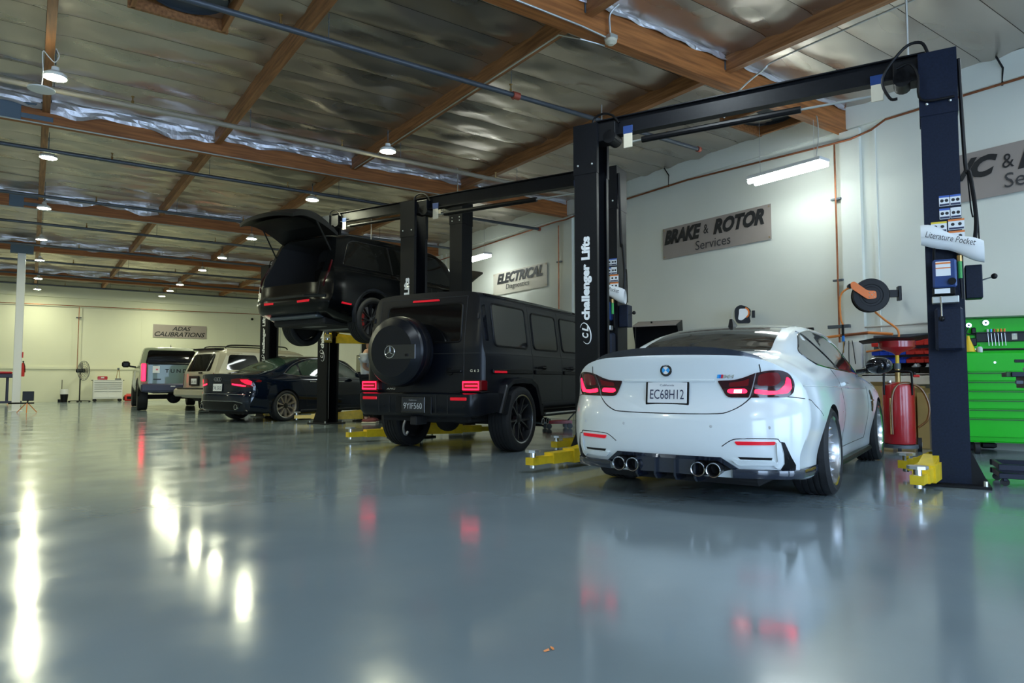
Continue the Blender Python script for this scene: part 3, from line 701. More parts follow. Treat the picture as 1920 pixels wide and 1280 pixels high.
class Car:
    def __init__(s, name, label, loc, heading, z=0.0, cat='car'):
        s.t = thing(name, label, cat, (loc[0], loc[1], z), R(heading))
    def set_body(s, V, F, paint, cuts, name='body', smooth=32):
        s.bvh = BVHTree.FromPolygons(V, F)
        me = bpy.data.meshes.new(name); me.from_pydata(V, [], F); finish(me, 0, False)
        me.materials.append(MATS[paint]); o = link(name, me, None, s.t)
        if cuts:
            tmp = bpy.data.objects.new('cut', cuts.mesh('cut', 0)); tmp.data.materials.append(MATS['underbody']); C.objects.link(tmp)
            o.parent = None
            md = o.modifiers.new('b', 'BOOLEAN'); md.operation = 'DIFFERENCE'; md.solver = 'EXACT'; md.object = tmp; md.material_mode = 'TRANSFER'
            bpy.context.view_layer.update()
            me2 = bpy.data.meshes.new_from_object(o.evaluated_get(bpy.context.evaluated_depsgraph_get()))
            o.modifiers.clear(); o.data = me2; bpy.data.objects.remove(tmp); o.parent = s.t; bpy.data.meshes.remove(me); me = me2; me.name = name
        me.polygons.foreach_set('use_smooth', [True]*len(me.polygons)); me.set_sharp_from_angle(angle=R(smooth)); me.update()
        s.body = o; return o
    AX = {'R': (Vector((1,0,0)), lambda a, b: Vector((-6, a, b))), 'F': (Vector((-1,0,0)), lambda a, b: Vector((9, a, b))),
          'S': (Vector((0,1,0)), lambda a, b: Vector((a, -4, b))), 'L': (Vector((0,-1,0)), lambda a, b: Vector((a, 4, b))),
          'T': (Vector((0,0,-1)), lambda a, b: Vector((a, b, 6)))}
    def hit(s, ax, a, b):
        d, f = s.AX[ax]; p = f(a, b); r = s.bvh.ray_cast(p, d, 30)
        if r[0] is None:
            q = p + d*(6.0 if ax in 'RT' else 8.0 if ax == 'F' else 3.2)
            r = s.bvh.find_nearest(q)
        return r[0], r[1]
    def patch(s, name, m, poly, ax, off=0.004, depth=0.02, sub=0.07, parent=None, both=False, mirror_poly=False):
        d, _ = s.AX[ax]
        P = [Vector((p[0], p[1])) for p in poly]; B = []
        for i in range(len(P)):
            a, b = P[i], P[(i+1) % len(P)]; k = max(1, int((b-a).length/sub))
            B += [a.lerp(b, j/k) for j in range(k)]
        nb = len(B); lo = Vector((min(p.x for p in B), min(p.y for p in B))); hi = Vector((max(p.x for p in B), max(p.y for p in B)))
        pts = list(B); x = lo.x + sub*0.5
        while x < hi.x:
            y = lo.y + sub*0.5
            while y < hi.y: pts.append(Vector((x, y))); y += sub
            x += sub
        vs, es, fs, *_ = delaunay_2d_cdt(pts, [(i, (i+1) % nb) for i in range(nb)], [], 1, 1e-5)
        V = [s.hit(ax, p.x, p.y)[0] - d*off for p in vs]; F = [tuple(f) for f in fs]
        cnt = {}
        for f in F:
            for i in range(len(f)):
                e = (f[i], f[(i+1) % len(f)]); k = tuple(sorted(e)); cnt.setdefault(k, []).append(e)
        n = len(V); used = {}
        for k, l in cnt.items():
            if len(l) == 1:
                a, b = l[0]
                for q in (a, b):
                    if q not in used: used[q] = len(V); V.append(V[q] + d*(off+depth))
                F.append((b, a, used[a], used[b]))
        return ob(name, MB().add(V, F), m, parent or s.t, 40)
    def line(s, name, m, pts, ax, r=0.004, off=0.0, parent=None, closed=False, dens=0.05, n=6):
        d, _ = s.AX[ax]; Q = []
        seq = list(pts) + ([pts[0]] if closed else [])
        for a, b in zip(seq[:-1], seq[1:]):
            a = Vector(a[:2]); b = Vector(b[:2]); k = max(1, int((b-a).length/dens)); Q += [a.lerp(b, j/k) for j in range(k)]
        if not closed: Q.append(Vector(seq[-1][:2]))
        return ob(name, MB().tube([s.hit(ax, q.x, q.y)[0] - d*off for q in Q], r, n, closed), m, parent or s.t)
    def seam(s, pts, ax, r=0.004): return s.line('panel_gap', 'seam', pts, ax, r, -r*0.35)
    def wheel(s, x, y, r, w, rim_r, rim, nsp, style='twin', tilt=0.0, lip=None, z=None, caliper='black_satin', steer=0.0, tread=True, dish=0.05, cap='alloy_black'):
        """part: wheel (rim barrel) > tyre, spoke, brake_disc, brake_caliper, center_cap"""
        sd = -1 if y < 0 else 1; z = r if z is None else z
        key = (r, w, rim_r, rim, nsp, style, sd, lip, dish)
        hw = w/2
        wl = s.cache.get(key) if hasattr(s, 'cache') else None
        if wl is None:
            if not hasattr(s, 'cache'): s.cache = {}
            ax = (0, sd, 0)      # +axis points outwards
            ty = [(rim_r, -hw*0.86), (rim_r+0.02, -hw*0.97), ((rim_r+r)/2, -hw), (r-0.03, -hw*0.96), (r-0.006, -hw*0.82)]
            for g in (-0.45, -0.15, 0.15, 0.45):
                if tread: ty += [(r, hw*(g-0.06)), (r-0.008, hw*(g-0.05)), (r-0.008, hw*(g+0.05)), (r, hw*(g+0.06))]
            ty += [(r-0.006, hw*0.82), (r-0.03, hw*0.96), ((rim_r+r)/2, hw), (rim_r+0.02, hw*0.97), (rim_r, hw*0.86)]
            tyre = MB().lathe(ty, axis=ax, n=64).mesh('tyre', 30)
            barrel = MB().lathe([(rim_r+0.002, -hw*0.86), (rim_r-0.02, -hw*0.8), (rim_r-0.035, hw*0.1), (rim_r-0.028, hw*0.6), (rim_r-0.014, hw*0.80), (rim_r-0.010, hw*0.88), (rim_r+0.008, hw*0.92), (rim_r+0.010, hw*0.86)], axis=ax, n=56).mesh('wheel', 40)
            face = hw*0.80-dish
            sp = MB()
            def spoke(a0, a1, w0, w1, r0=0.055, r1=None):
                r1 = rim_r-0.02 if r1 is None else r1; vs = []
                for rr, a, ww, dz, tk in ((r0, a0, w0, 0.0, 0.05), ((r0+r1)*0.5, (a0+a1)/2, (w0+w1)/2, 0.008, 0.04), (r1, a1, w1, dish*0.8, 0.035)):
                    c, q = math.cos(a), math.sin(a)
                    for k, dd in ((-1, -tk), (-0.6, 0.0), (0.6, 0.0), (1, -tk)):
                        px_, pz_ = rr*c - q*ww*k/2, rr*q + c*ww*k/2
                        vs.append((px_, sd*(face+dz+dd), pz_))
                fs = []
                for i in (0, 4):
                    for k in range(4): fs.append((i+k, i+(k+1) % 4, i+4+(k+1) % 4, i+4+k))
                fs += [(3,2,1,0), (8,9,10,11)]
                return vs, fs
            st = 2*PI/nsp
            if style == 'twin': spokes = [spoke(-st*0.06, -st*0.20, 0.034, 0.030), spoke(st*0.06, st*0.20, 0.034, 0.030)]
            elif style == 'thin': spokes = [spoke(-st*0.10, -st*0.17, 0.020, 0.016), spoke(st*0.10, st*0.17, 0.020, 0.016)]
            elif style == 'blade': spokes = [spoke(0, 0, 0.030, 0.062)]
            else: spokes = [spoke(0, -st*0.25, 0.022, 0.016), spoke(0, st*0.25, 0.022, 0.016)]
            spm = []
            for v_, f_ in spokes: spm.append(MB().add(v_, f_).mesh('spoke', 50))
            hub = MB().lathe([(0, face+0.012), (0.032, face+0.010), (0.062, face-0.002), (0.068, face-0.05), (0, face-0.06)], axis=ax, n=24).mesh('center_cap', 40)
            disc = MB().lathe([(0.05, -0.02), (rim_r*0.78, -0.02), (rim_r*0.78, 0.006), (0.05, 0.006)], axis=ax, n=40, closed=True).mesh('brake_disc', 30)
            a_ = 0.9
            cal = MB(); prof = []
            def cf(u, v): an = PI-0.55+1.1*u; rr = rim_r*(0.50+0.36*v); return (rr*math.cos(an), sd*0.035, rr*math.sin(an))
            g0 = [cf(i/8, j) for i in range(9) for j in (0, 1)]; g1 = [(p[0], -0.035*sd+0.0, p[2]) for p in g0]
            fs = [(2*i, 2*i+2, 2*i+3, 2*i+1) for i in range(8)]; o_ = 18
            fs += [(a+o_, b+o_, c_+o_, d_+o_) for a, b, c_, d_ in fs] + [(2*i, 2*i+2, 2*i+2+o_, 2*i+o_) for i in range(8)] + [(2*i+1, 2*i+3, 2*i+3+o_, 2*i+1+o_) for i in range(8)] + [(0, 1, 1+o_, o_), (16, 17, 17+o_, 16+o_)]
            cal = MB().add(g0+g1, fs).mesh('brake_caliper', 30)
            lipm = MB().lathe([(rim_r-0.012, hw*0.78), (rim_r-0.004, hw*0.90), (rim_r+0.010, hw*0.935), (rim_r+0.012, hw*0.90), (rim_r, hw*0.80)], axis=ax, n=56).mesh('rim_lip', 40) if lip else None
            back = MB().lathe([(0.0, -hw*0.3), (rim_r-0.03, -hw*0.3)], axis=ax, n=32).mesh('hub_shadow', 0)  # dark disc put in as the shade inside the wheel
            for m_, k in ((tyre, 'rubber'), (barrel, rim), (hub, cap), (disc, 'disc_steel'), (cal, caliper), (back, 'underbody')): m_.materials.append(MATS[k])
            if lipm: lipm.materials.append(MATS[lip])
            for m_ in spm: m_.materials.append(MATS[rim])
            wl = s.cache[key] = (tyre, barrel, spm, hub, disc, cal, lipm, back)
        tyre, barrel, spm, hub, disc, cal, lipm, back = wl
        w_ = link('wheel', barrel, None, s.t, (x, y-sd*hw, z), (sd*tilt, 0, steer))
        link('tyre', tyre, None, w_); link('center_cap', hub, None, w_); link('brake_disc', disc, None, w_); link('brake_caliper', cal, None, w_); link('wheel_shade', back, None, w_)
        if lipm: link('rim_lip', lipm, None, w_)
        st = 2*PI/nsp
        for i in range(nsp):
            for m_ in spm: link('spoke', m_, None, w_, None, (0, st*i+0.3, 0))
        return w_
    def plate(s, c, w, h, normal_x, txt, bg, ink, tilt=0.0, frame_m=None, header=None, name='license_plate'):
        p = ob(name, MB().box((0,0,0), (0.006, w, h), 0.002), bg, s.t, 35, c, (0, tilt, 0))
        if frame_m: bx('plate_frame', (0.004, 0, 0), (0.008, w+0.03, h+0.03), frame_m, p, 0.002)
        text(txt, ink, p, frame((-0.004, 0, -0.012), (0,-1,0), (0,0,1)), w=w*0.86, h=h*0.46, ext=0.0015)
        if header: text(header, ink, p, frame((-0.004, 0, h*0.36), (0,-1,0), (0,0,1)), w=w*0.36, h=h*0.09, ext=0.0015)
        return p
def wheel_cuts(axles, r, yin=0.50, yout=1.25):
    mb = MB()
    for x, z in axles:
        for sd in (-1, 1): mb.cyl((x, sd*yin, z), (x, sd*yout, z), r, 40)
    return mb
# ------------------------------------------------------------------ white coupe
car = Car('white_coupe', 'white two-door sports coupe with black boot spoiler parked on the nearest lift', (4.73, 3.79), 20.3)
def sec(zb, yb, y2, z2, y3, z3, y4, z4, *top):
    return [(0, zb), (yb+.16, zb), (y2-.012, zb+.055), (y2, z2), (y3, z3), (y4, z4)] + list(top) 
ST = [(-1.04, sec(.20, .62, .86, .36, .915, .60, .865, .86, (.78, .955), (.66, 1.015), (.50, 1.045), (.25, 1.055), (0, 1.06))),
      (-0.62, sec(.17, .62, .88, .34, .935, .62, .885, .88, (.78, .985), (.66, 1.04), (.52, 1.06), (.26, 1.072), (0, 1.075))),
      (-0.34, sec(.15, .62, .885, .32, .945, .63, .90, .87, (.80, .985), (.70, 1.05), (.58, 1.085), (.30, 1.10), (0, 1.105))),
      (0.00, sec(.15, .62, .885, .32, .950, .63, .905, .86, (.815, .985), (.72, 1.09), (.60, 1.195), (.30, 1.22), (0, 1.225))),
      (0.40, sec(.15, .62, .87, .30, .935, .62, .90, .85, (.825, .975), (.715, 1.14), (.585, 1.295), (.30, 1.33), (0, 1.338))),
      (0.85, sec(.15, .62, .86, .28, .910, .60, .89, .83, (.83, .965), (.715, 1.165), (.58, 1.352), (.30, 1.388), (0, 1.396))),
      (1.40, sec(.15, .62, .86, .28, .905, .58, .885, .82, (.83, .955), (.715, 1.16), (.585, 1.350), (.30, 1.385), (0, 1.393))),
      (1.90, sec(.15, .62, .865, .28, .910, .58, .88, .82, (.825, .945), (.73, 1.12), (.605, 1.285), (.30, 1.32), (0, 1.328))),
      (2.45, sec(.15, .62, .88, .30, .935, .60, .90, .82, (.80, .915), (.72, .955), (.62, .985), (.30, 1.005), (0, 1.012))),
      (2.85, sec(.15, .62, .88, .32, .938, .62, .89, .80, (.78, .87), (.66, .90), (.50, .925), (.25, .94), (0, .945))),
      (3.30, sec(.17, .62, .85, .32, .90, .56, .85, .70, (.74, .78), (.62, .81), (.48, .83), (.24, .845), (0, .85))),
      (3.63, sec(.20, .60, .80, .34, .84, .50, .80, .60, (.70, .66), (.60, .69), (.45, .71), (.22, .72), (0, .725)))]
def dr(y, z):
    p = np.interp(z, [.15, .26, .36, .48, .60, .66, .74, .84, .90, 1.0, 1.045, 1.07], [.10, .06, .015, 0, .004, .022, .062, .070, .050, .030, .022, .035])
    a = min(abs(y)/0.93, 1.05); return p + 0.20*a**2.6 + 0.16*a**9
def df(y, z):
    a = min(abs(y)/0.9, 1.1); return 0.28*a**2.6 + np.interp(z, [.2, .35, .6, .9], [.06, 0, .03, .16])
V, F = loft(ST, dr, df, nx=90, ns=56)
cut = wheel_cuts([(0, .335), (2.81, .335)], .358, .56)
# exhaust bay under the bumper
cut.prism([(-.50, .10), (.50, .10), (.47, .27), (.38, .335), (-.38, .335), (-.47, .27)], (1,0,0), 0.30, (-1.25, 0, 0), (0,1,0), (0,0,1))
car.set_body(V, F, 'paint_white', cut)
# greenhouse
car.patch('rear_window', 'glass_smoke', rounded([(-.315, -.56), (-.315, .56), (.43, .485), (.46, 0), (.43, -.485)], [.10, .10, .06, .0, .06]), 'T', .004, .01, .06)
car.patch('roof_panel', 'carbon', rounded([(.475, -.50), (.475, .50), (1.80, .54), (1.86, 0), (1.80, -.54)], [.04, .04, .05, 0, .05]), 'T', .003, .01, .1)
car.patch('windscreen', 'glass_dark', rounded([(1.90, -.56), (1.90, .56), (2.42, .64), (2.42, -.64)], .06), 'T', .003, .01, .1)
dlo = rounded([(-.06, 1.085), (.10, 1.005), (.50, .985), (1.30, .965), (2.18, .94), (1.66, 1.215), (1.25, 1.295), (.75, 1.315), (.35, 1.265)], [.10, .10, .1, 0, .05, .12, .1, .1, .1], 5)
for ax in 'SL':
    sd = -1 if ax == 'S' else 1
    car.patch('side_window', 'glass_smoke', dlo, ax, .003, .008, .07)
    car.line('window_trim', 'black_gloss', dlo, ax, .009, -.002, closed=True)
    car.line('window_pillar', 'black_gloss', [(.40, 1.29), (.98, .975)], ax, .008, .002)
    # mirror
    m = ob('wing_mirror', MB().sphere((1.98, sd*1.04, 1.025), (.085, .125, .085), 18, 12), 'black_gloss', car.t)
    ob('mirror_stalk', MB().tube([(2.0, sd*.83, .965), (2.0, sd*.95, .985)], .022, 8), 'black_gloss', m)
    # door cut lines, handle, gill, sill
    car.seam([(.60, .97), (.66, .80), (.74, .62), (.74, .42), (.80, .30)], ax)
    car.seam([(.80, .30), (2.05, .30), (2.10, .55), (2.16, .80), (2.14, .925)], ax)
    car.seam([(-.86, .77), (-.60, .735), (-.38, .62)], ax, .0035)
    car.line('door_handle', 'paint_white', [(.80, .845), (1.00, .838)], ax, .017, .012)
    car.patch('fender_gill', 'black_gloss', rounded([(2.27, .56), (2.33, .55), (2.36, .70), (2.30, .78), (2.25, .77)], .015, 2), ax, .006, .01, .05)
    car.line('gill_bar', 'chrome', [(2.25, .67), (2.35, .67)], ax, .008, .008)
    car.line('side_crease', 'paint_white', [(-.70, .835), (0.2, .825), (1.2, .80), (2.1, .79)], ax, .006, -.002)
    ob('side_skirt', MB().box((1.40, sd*.845, .175), (2.02, .12, .045), .015), 'black_satin', car.t)
# boot lid, spoiler, badge, plate
lid = [(-.640, .985), (-.640, .90), (-.575, .755), (-.46, .665), (-.30, .640), (.30, .640), (.46, .665), (.575, .755), (.640, .90), (.640, .985)]
car.seam(spline(lid, 4), 'R', .0045)
car.line('lid_ledge', 'paint_white', [(-.345, .872), (.345, .872)], 'R', .010, .0)
car.seam([(-.345, .868), (.345, .868)], 'R', .003)
def spo(u, v):
    y = -.645 + 1.29*u; a = abs(2*u-1); h = .050*(1-a**3.0)+.004
    b, _ = car.hit('T', -.985+.10*a*a + .13*(1-v), y)
    tail = np.interp(v, [0, .5, 1], [0.002, .45, 1.0])
    return (b.x - 0.035*v*(1-a**4), y, b.z + .004 + h*tail)
spm = MB()
vs = [spo(i/40, j/6) for i in range(41) for j in range(7)]
vs2 = [(p[0]+.004, p[1], p[2]-.012-(0.045*(1-abs(2*(k//7)/40-1)**3) if k % 7 == 6 else 0)) for k, p in enumerate(vs)]
fs = [(i*7+j, i*7+j+1, (i+1)*7+j+1, (i+1)*7+j) for i in range(40) for j in range(6)]
o_ = len(vs); fs += [tuple(q+o_ for q in f[::-1]) for f in fs] + [(i*7+6, (i+1)*7+6, (i+1)*7+6+o_, i*7+6+o_) for i in range(40)]
ob('boot_spoiler', spm.add(vs+vs2, fs), 'carbon', car.t, 50)
p, n = car.hit('R', 0, .948)
rb = ob('roundel', MB().lathe([(0, .006), (.040, .006), (.044, .003), (.044, -.004)], (p.x-.002, 0, .948), (-1,0,0), 36), 'black_gloss', car.t)
for k, c_ in enumerate(['badge_lightblue', 'plate_white', 'badge_lightblue', 'plate_white']):
    q = MB().lathe([(0, .0075), (.027, .0075), (.028, .005)], (0,0,0), (-1,0,0), 8, arc=PI/2)
    o = ob('roundel_quarter', q, c_, rb, 30); o.location = (p.x-.002, 0, .948); o.rotation_euler = (k*PI/2, 0, 0)
ob('roundel_rim', MB().lathe([(.028, .006), (.029, .0085), (.030, .006)], (p.x-.002, 0, .948), (-1,0,0), 32), 'chrome', rb)
text('BMW', 'plate_white', rb, frame((p.x-.009, 0, .984), (0,-1,0), (0,0,1)), w=.034, h=.009, ext=.0008)
p, n = car.hit('R', -.42, .900)
fb = frame((p.x-.004, -.445, .902), (0.06,-1,0), (0,0,1))
text('M4', 'chrome', car.t, fb, w=.075, h=.026, bold=.02, shear=.2, ext=.004, name='model_badge')
for k, c_ in enumerate(['badge_lightblue', 'badge_blue', 'badge_red']):
    car.patch('badge_stripe', c_, [(-.362-.013*k, .889), (-.375-.013*k, .889), (-.382-.013*k, .915), (-.369-.013*k, .915)], 'R', .004, .004, .05)
p, n = car.hit('R', 0, .785)
lp = car.plate((p.x-.012, 0, .785), .300, .150, 1, 'EC68H12', 'plate_white', 'plate_ink', 0.10, 'black_satin', 'California')
# tail lamps: lens, inner dark ring and light guides
def lampset(sd):
    f = lambda pts: [(sd*a, b) for a, b in pts]
    inner = f(rounded([(.365, .872), (.47, .876), (.54, .893), (.615, .925), (.565, .756), (.425, .756)], [.012, .03, .03, .0, 0, .03], 3))
    outer = f(rounded([(.622, .926), (.69, .942), (.765, .945), (.812, .922), (.836, .86), (.828, .79), (.80, .760), (.575, .756)], [.0, .03, .04, .04, .04, .04, .03, 0], 4))
    for pl, gl in ((inner, f([(.435, .815), (.545, .818), (.56, .80), (.55, .785), (.45, .782), (.425, .795)])), (outer, f([(.605, .815), (.69, .803), (.745, .803), (.782, .845), (.795, .900), (.815, .885), (.820, .82), (.795, .785), (.69, .776), (.60, .784)]))):
        l = car.patch('tail_lamp', 'light_dark', pl, 'R', .008, .03, .035)
        car.patch('light_guide', 'light_glow', rounded(gl, .01, 2), 'R', .011, .006, .03, l)
    up = car.patch('lamp_reflector', 'light_red', f(rounded([(.632, .912), (.69, .928), (.755, .928), (.765, .87), (.725, .835), (.62, .838)], .02, 3)), 'R', .010, .004, .04)
    up.parent = car.t
    car.patch('lamp_reflector', 'light_red', f(rounded([(.44, .858), (.54, .872), (.575, .89), (.565, .835), (.44, .83)], .01, 2)), 'R', .010, .004, .04)
    car.patch('light_cluster', 'light_hot' if sd < 0 else 'light_glow', f([(.475, .811), (.525, .812), (.522, .787), (.472, .787)]), 'R', .0135, .003, .03)
    # bumper: reflector, vent slot, side blade
    car.patch('bumper_reflector', 'reflector_glow', f(rounded([(.485, .458), (.735, .462), (.73, .438), (.50, .432)], .008, 2)), 'R', .006, .006, .05)
    car.line('bumper_crease', 'seam', f(spline([(.40, .42), (.46, .462), (.52, .476), (.72, .480), (.755, .465), (.79, .38), (.815, .27)], 4)), 'R', .0035, -.001)
    car.patch('bumper_slot', 'black_satin', f([(.50, .352), (.71, .350), (.705, .334), (.515, .334)]), 'R', .003, .006, .05)
    car.patch('bumper_ledge', 'paint_white', f(rounded([(.46, .330), (.73, .328), (.745, .30), (.50, .292)], .012, 2)), 'R', .022, .02, .05)
    car.patch('bumper_blade', 'black_satin', f([(.765, .462), (.785, .455), (.835, .30), (.83, .262), (.745, .262), (.775, .31), (.778, .38)]), 'R', .004, .006, .05)
    car.patch('bumper_pillar', 'paint_white', f([(.742, .455), (.766, .455), (.776, .37), (.768, .30), (.74, .275), (.715, .29), (.742, .33)]), 'R', .016, .016, .05)
for sd in (-1, 1): lampset(sd)
# diffuser with fins and four exhaust tips
for sd in (-1, 1):
    ax = 'S' if sd < 0 else 'L'
    path = [car.hit('R', sd*y, .30)[0] for y in np.linspace(.46, .80, 14)] + [car.hit(ax, x, .30)[0] for x in np.linspace(-.72, -.36, 10)]
    vs = []; m_ = len(path)
    for k, P in enumerate(path):
        d = path[min(k+1, m_-1)] - path[max(k-1, 0)]; nrm = Vector((d.y, -d.x, 0)).normalized()*(1 if sd > 0 else -1)
        if nrm.x > 0 and k < 14: nrm = -nrm
        if k >= 14: nrm = Vector((0, sd, 0))*.9 + Vector((-.3, 0, 0)); nrm.normalize()
        for o_, z in ((.004, .268), (.016, .262), (.020, .235), (.010, .205), (-.06, .195)): q = P + nrm*o_; vs.append((q.x, q.y, z))
    ob('bumper_lip', MB().add(vs, [(k*5+j, k*5+j+1, (k+1)*5+j+1, (k+1)*5+j) for k in range(m_-1) for j in range(4)]), 'carbon', car.t, 40)
car.patch('diffuser_top', 'carbon', [(-.50, .265), (-.39, .345), (.39, .345), (.50, .265), (.46, .255), (.37, .318), (-.37, .318), (-.46, .255)], 'R', .014, .03, .06)
df_ = ob('diffuser', MB().add([(-1.02, y, z) if k == 0 else (-.86, y, z-.03) for k in (0, 1) for y, z in [(-.23, .318), (.23, .318), (.20, .215), (-.20, .215)]], [(0,1,2,3), (7,6,5,4), (0,4,5,1), (1,5,6,2), (2,6,7,3), (3,7,4,0)]), 'carbon', car.t)
for y in (-.22, -.075, .075, .22):
    ob('diffuser_fin', MB().prism([(-1.055, .315), (-.80, .315), (-.80, .165), (-1.01, .165), (-1.05, .20)], (0,1,0), .016, (0, y-.008, 0), (1,0,0), (0,0,1)), 'carbon', car.t, 0)
for y in (-.355, -.247, .247, .355):
    e = ob('exhaust_tip', MB().lathe([(.044, -.06), (.048, .03), (.050, .075), (.046, .080), (.041, .074), (.039, -.06)], (-.985, y, .262), (-1,0,-.05), 32), 'alloy_black', car.t)
    ob('exhaust_rim', MB().lathe([(.046, .074), (.051, .076), (.049, .082), (.045, .080)], (-.985, y, .262), (-1,0,-.05), 32, True), 'chrome', e)
    ob('exhaust_bore', MB().lathe([(0, .0), (.040, .0)], (-.985, y, .262), (-1,0,-.05), 24), 'underbody', e, 0)
for y in (-.70, -.33, .33, .70):
    p, n = car.hit('R', y, .555)
    ob('parking_sensor', MB().lathe([(0, .003), (.009, .002), (.011, 0)], p, (-1,0,0), 14), 'plate_silver', car.t)
ob('underbody', MB().box((1.3, 0, .19), (4.3, 1.25, .10), .03), 'underbody', car.t)
fin = ob('antenna_fin', MB().add([(.56, -.025, 1.355), (.56, .025, 1.355), (.72, .03, 1.37), (.72, -.03, 1.37), (.575, -.012, 1.44), (.575, .012, 1.44), (.62, .014, 1.432), (.62, -.014, 1.432)], [(0,1,2,3),(4,7,6,5),(0,4,5,1),(1,5,6,2),(2,6,7,3),(3,7,4,0)]), 'black_gloss', car.t, 60)
for x in (0, 2.81):
    for sd in (-1, 1):
        car.wheel(x, sd*(.955 if x == 0 else .945), .335, .285 if x == 0 else .265, .252, 'alloy', 10, 'y', tilt=.03, lip='chrome', dish=.085, cap='alloy')
# ------------------------------------------------------------------ boxy matte SUV
car = Car('boxy_suv', 'boxy matte black off-road SUV with round spare wheel cover on its back', (4.60, 7.78), 26.5)
def gsec(zb, w, zbelt, gw, rw, zr, crown=.03):
    return [(0, zb), (w-.10, zb), (w-.012, zb+.05), (w, zb+.14), (w, zbelt-.10), (w-.006, zbelt-.01), (gw, zbelt+.02), ((gw+rw)/2+.005, (zbelt+zr)/2), (rw+.012, zr-.07), (rw-.03, zr-.012), (rw*.6, zr+crown*.75), (0, zr+crown)]
GS = [(-.80, gsec(.52, .865, 1.20, .850, .745, 1.925)), (-.55, gsec(.50, .870, 1.20, .855, .750, 1.935)), (.5, gsec(.48, .872, 1.20, .856, .752, 1.945)), (1.9, gsec(.48, .872, 1.20, .854, .748, 1.94)), (2.28, gsec(.48, .87, 1.20, .845, .735, 1.92, .025)),
      (2.55, gsec(.48, .87, 1.20, .83, .70, 1.26, .02)), (2.7, gsec(.48, .86, 1.16, .81, .68, 1.20, .02)), (3.55, gsec(.52, .82, 1.10, .78, .66, 1.13, .02))]
V, F = loft(GS, lambda y, z: .055*max(0, (abs(y)-.70)/.17)**3 + .10*max(0, (z-1.25)/.7)**1.2, lambda y, z: .04*(abs(y)/.8)**4, nx=80, ns=64, fade_r=.35, fade_f=.3, zc=(1.2, .8))
car.set_body(V, F, 'paint_matte', wheel_cuts([(0, .40), (2.89, .40)], .47, .52), smooth=25)
# roof gutter rail
for sd in (-1, 1):
    ax = 'S' if sd < 0 else 'L'
    car.line('roof_gutter', 'black_gloss', [(-.60, 1.90), (2.15, 1.905)], ax, .016, .006)
    # windows with rubber frames, door gaps, belt strip
    for k, poly in enumerate([[(-.56, 1.29), (.36, 1.29), (.36, 1.78), (-.56, 1.80)], [(.54, 1.29), (1.30, 1.29), (1.30, 1.77), (.54, 1.77)], [(1.46, 1.29), (2.28, 1.29), (2.12, 1.77), (1.46, 1.77)]]):
        if k == 0: poly = [(-.50, 1.29), (.36, 1.29), (.36, 1.80), (-.50, 1.80)]
        rp = rounded(poly, .07, 4)
        w_ = car.patch('side_window', 'glass_dark', rp, ax, .004, .01, .10)
        car.line('window_seal', 'black_plastic', rp, ax, .014, .0, w_, True)
    car.patch('corner_window_slot', 'black_gloss', rounded([(-.70, 1.34), (-.63, 1.34), (-.63, 1.78), (-.70, 1.76)], .02, 2), ax, .004, .01, .06)
    for pts in ([(.46, 1.86), (.46, .95), (.52, .60)], [(1.38, 1.86), (1.38, .60)], [(2.34, 1.20), (2.34, .60)], [(.46, 1.86), (1.38, 1.86)], [(1.38, 1.86), (2.1, 1.86)], [(.52, .60), (2.34, .60)], [(-.79, 1.195), (2.6, 1.195)]):
        car.seam(pts, ax, .005)
    for x0, x1 in ((-.62, .40), (.50, 1.34), (1.42, 2.30)):
        st = bx('side_strip', ((x0+x1)/2, sd*.885, .985), (x1-x0, .03, .055), 'black_satin', car.t, .008)
    bx('side_marker', (-.45, sd*.902, .978), (.30, .006, .026), 'reflector_glow', car.t, .002)
    for x in (.58, 1.50):
        h_ = ob('door_handle', MB().tube([(x, sd*.885, 1.045), (x+.03, sd*.935, 1.05), (x+.16, sd*.935, 1.05), (x+.19, sd*.885, 1.045)], .014, 8), 'black_satin', car.t)
        ob('handle_button', MB().cyl((x+.20, sd*.875, 1.05), (x+.20, sd*.915, 1.05), .026, 14), 'black_satin', h_)
    # flared arch, built as a swept band
    for cx in (0, 2.89):
        def arch(u, v, cx=cx, sd=sd):
            pts = [(-.60, .50), (-.52, .66), (-.42, .845), (-.28, .905), (.0, .92), (.28, .905), (.42, .845), (.52, .66), (.60, .42)]
            i = u*(len(pts)-1); k = min(int(i), len(pts)-2); f = i-k
            x = pts[k][0]*(1-f)+pts[k+1][0]*f; z = pts[k][1]*(1-f)+pts[k+1][1]*f
            s = 1-.11*v if v <= 1 else 1
            o = [0.0, .085, .105, .095, 0.0][int(round(v*4))] ; sc = [1.0, .985, .95, .86, .84][int(round(v*4))]
            return (cx + x*sc, sd*(.868+o), .40+(z-.40)*sc)
        ob('wheel_arch_flare', MB().grid(arch, 48, 4), 'paint_matte', car.t, 50)
    # running board and side exhaust
    rb = bx('running_board', (1.45, sd*.90, .43), (1.75, .17, .05), 'black_satin', car.t, .015)
    bx('board_trim', (1.45, sd*.988, .445), (1.70, .008, .018), 'chrome', rb, .002)
    for x in (.60, .74): ob('side_exhaust', MB().lathe([(.04, 0), (.045, .11), (.036, .11), (.034, 0)], (x, sd*.84, .345), (0, sd, -.05), 16), 'chrome', car.t)
    ob('mudflap', MB().box((.63, sd*.82, .42), (.03, .24, .30), .01), 'black_plastic', car.t)
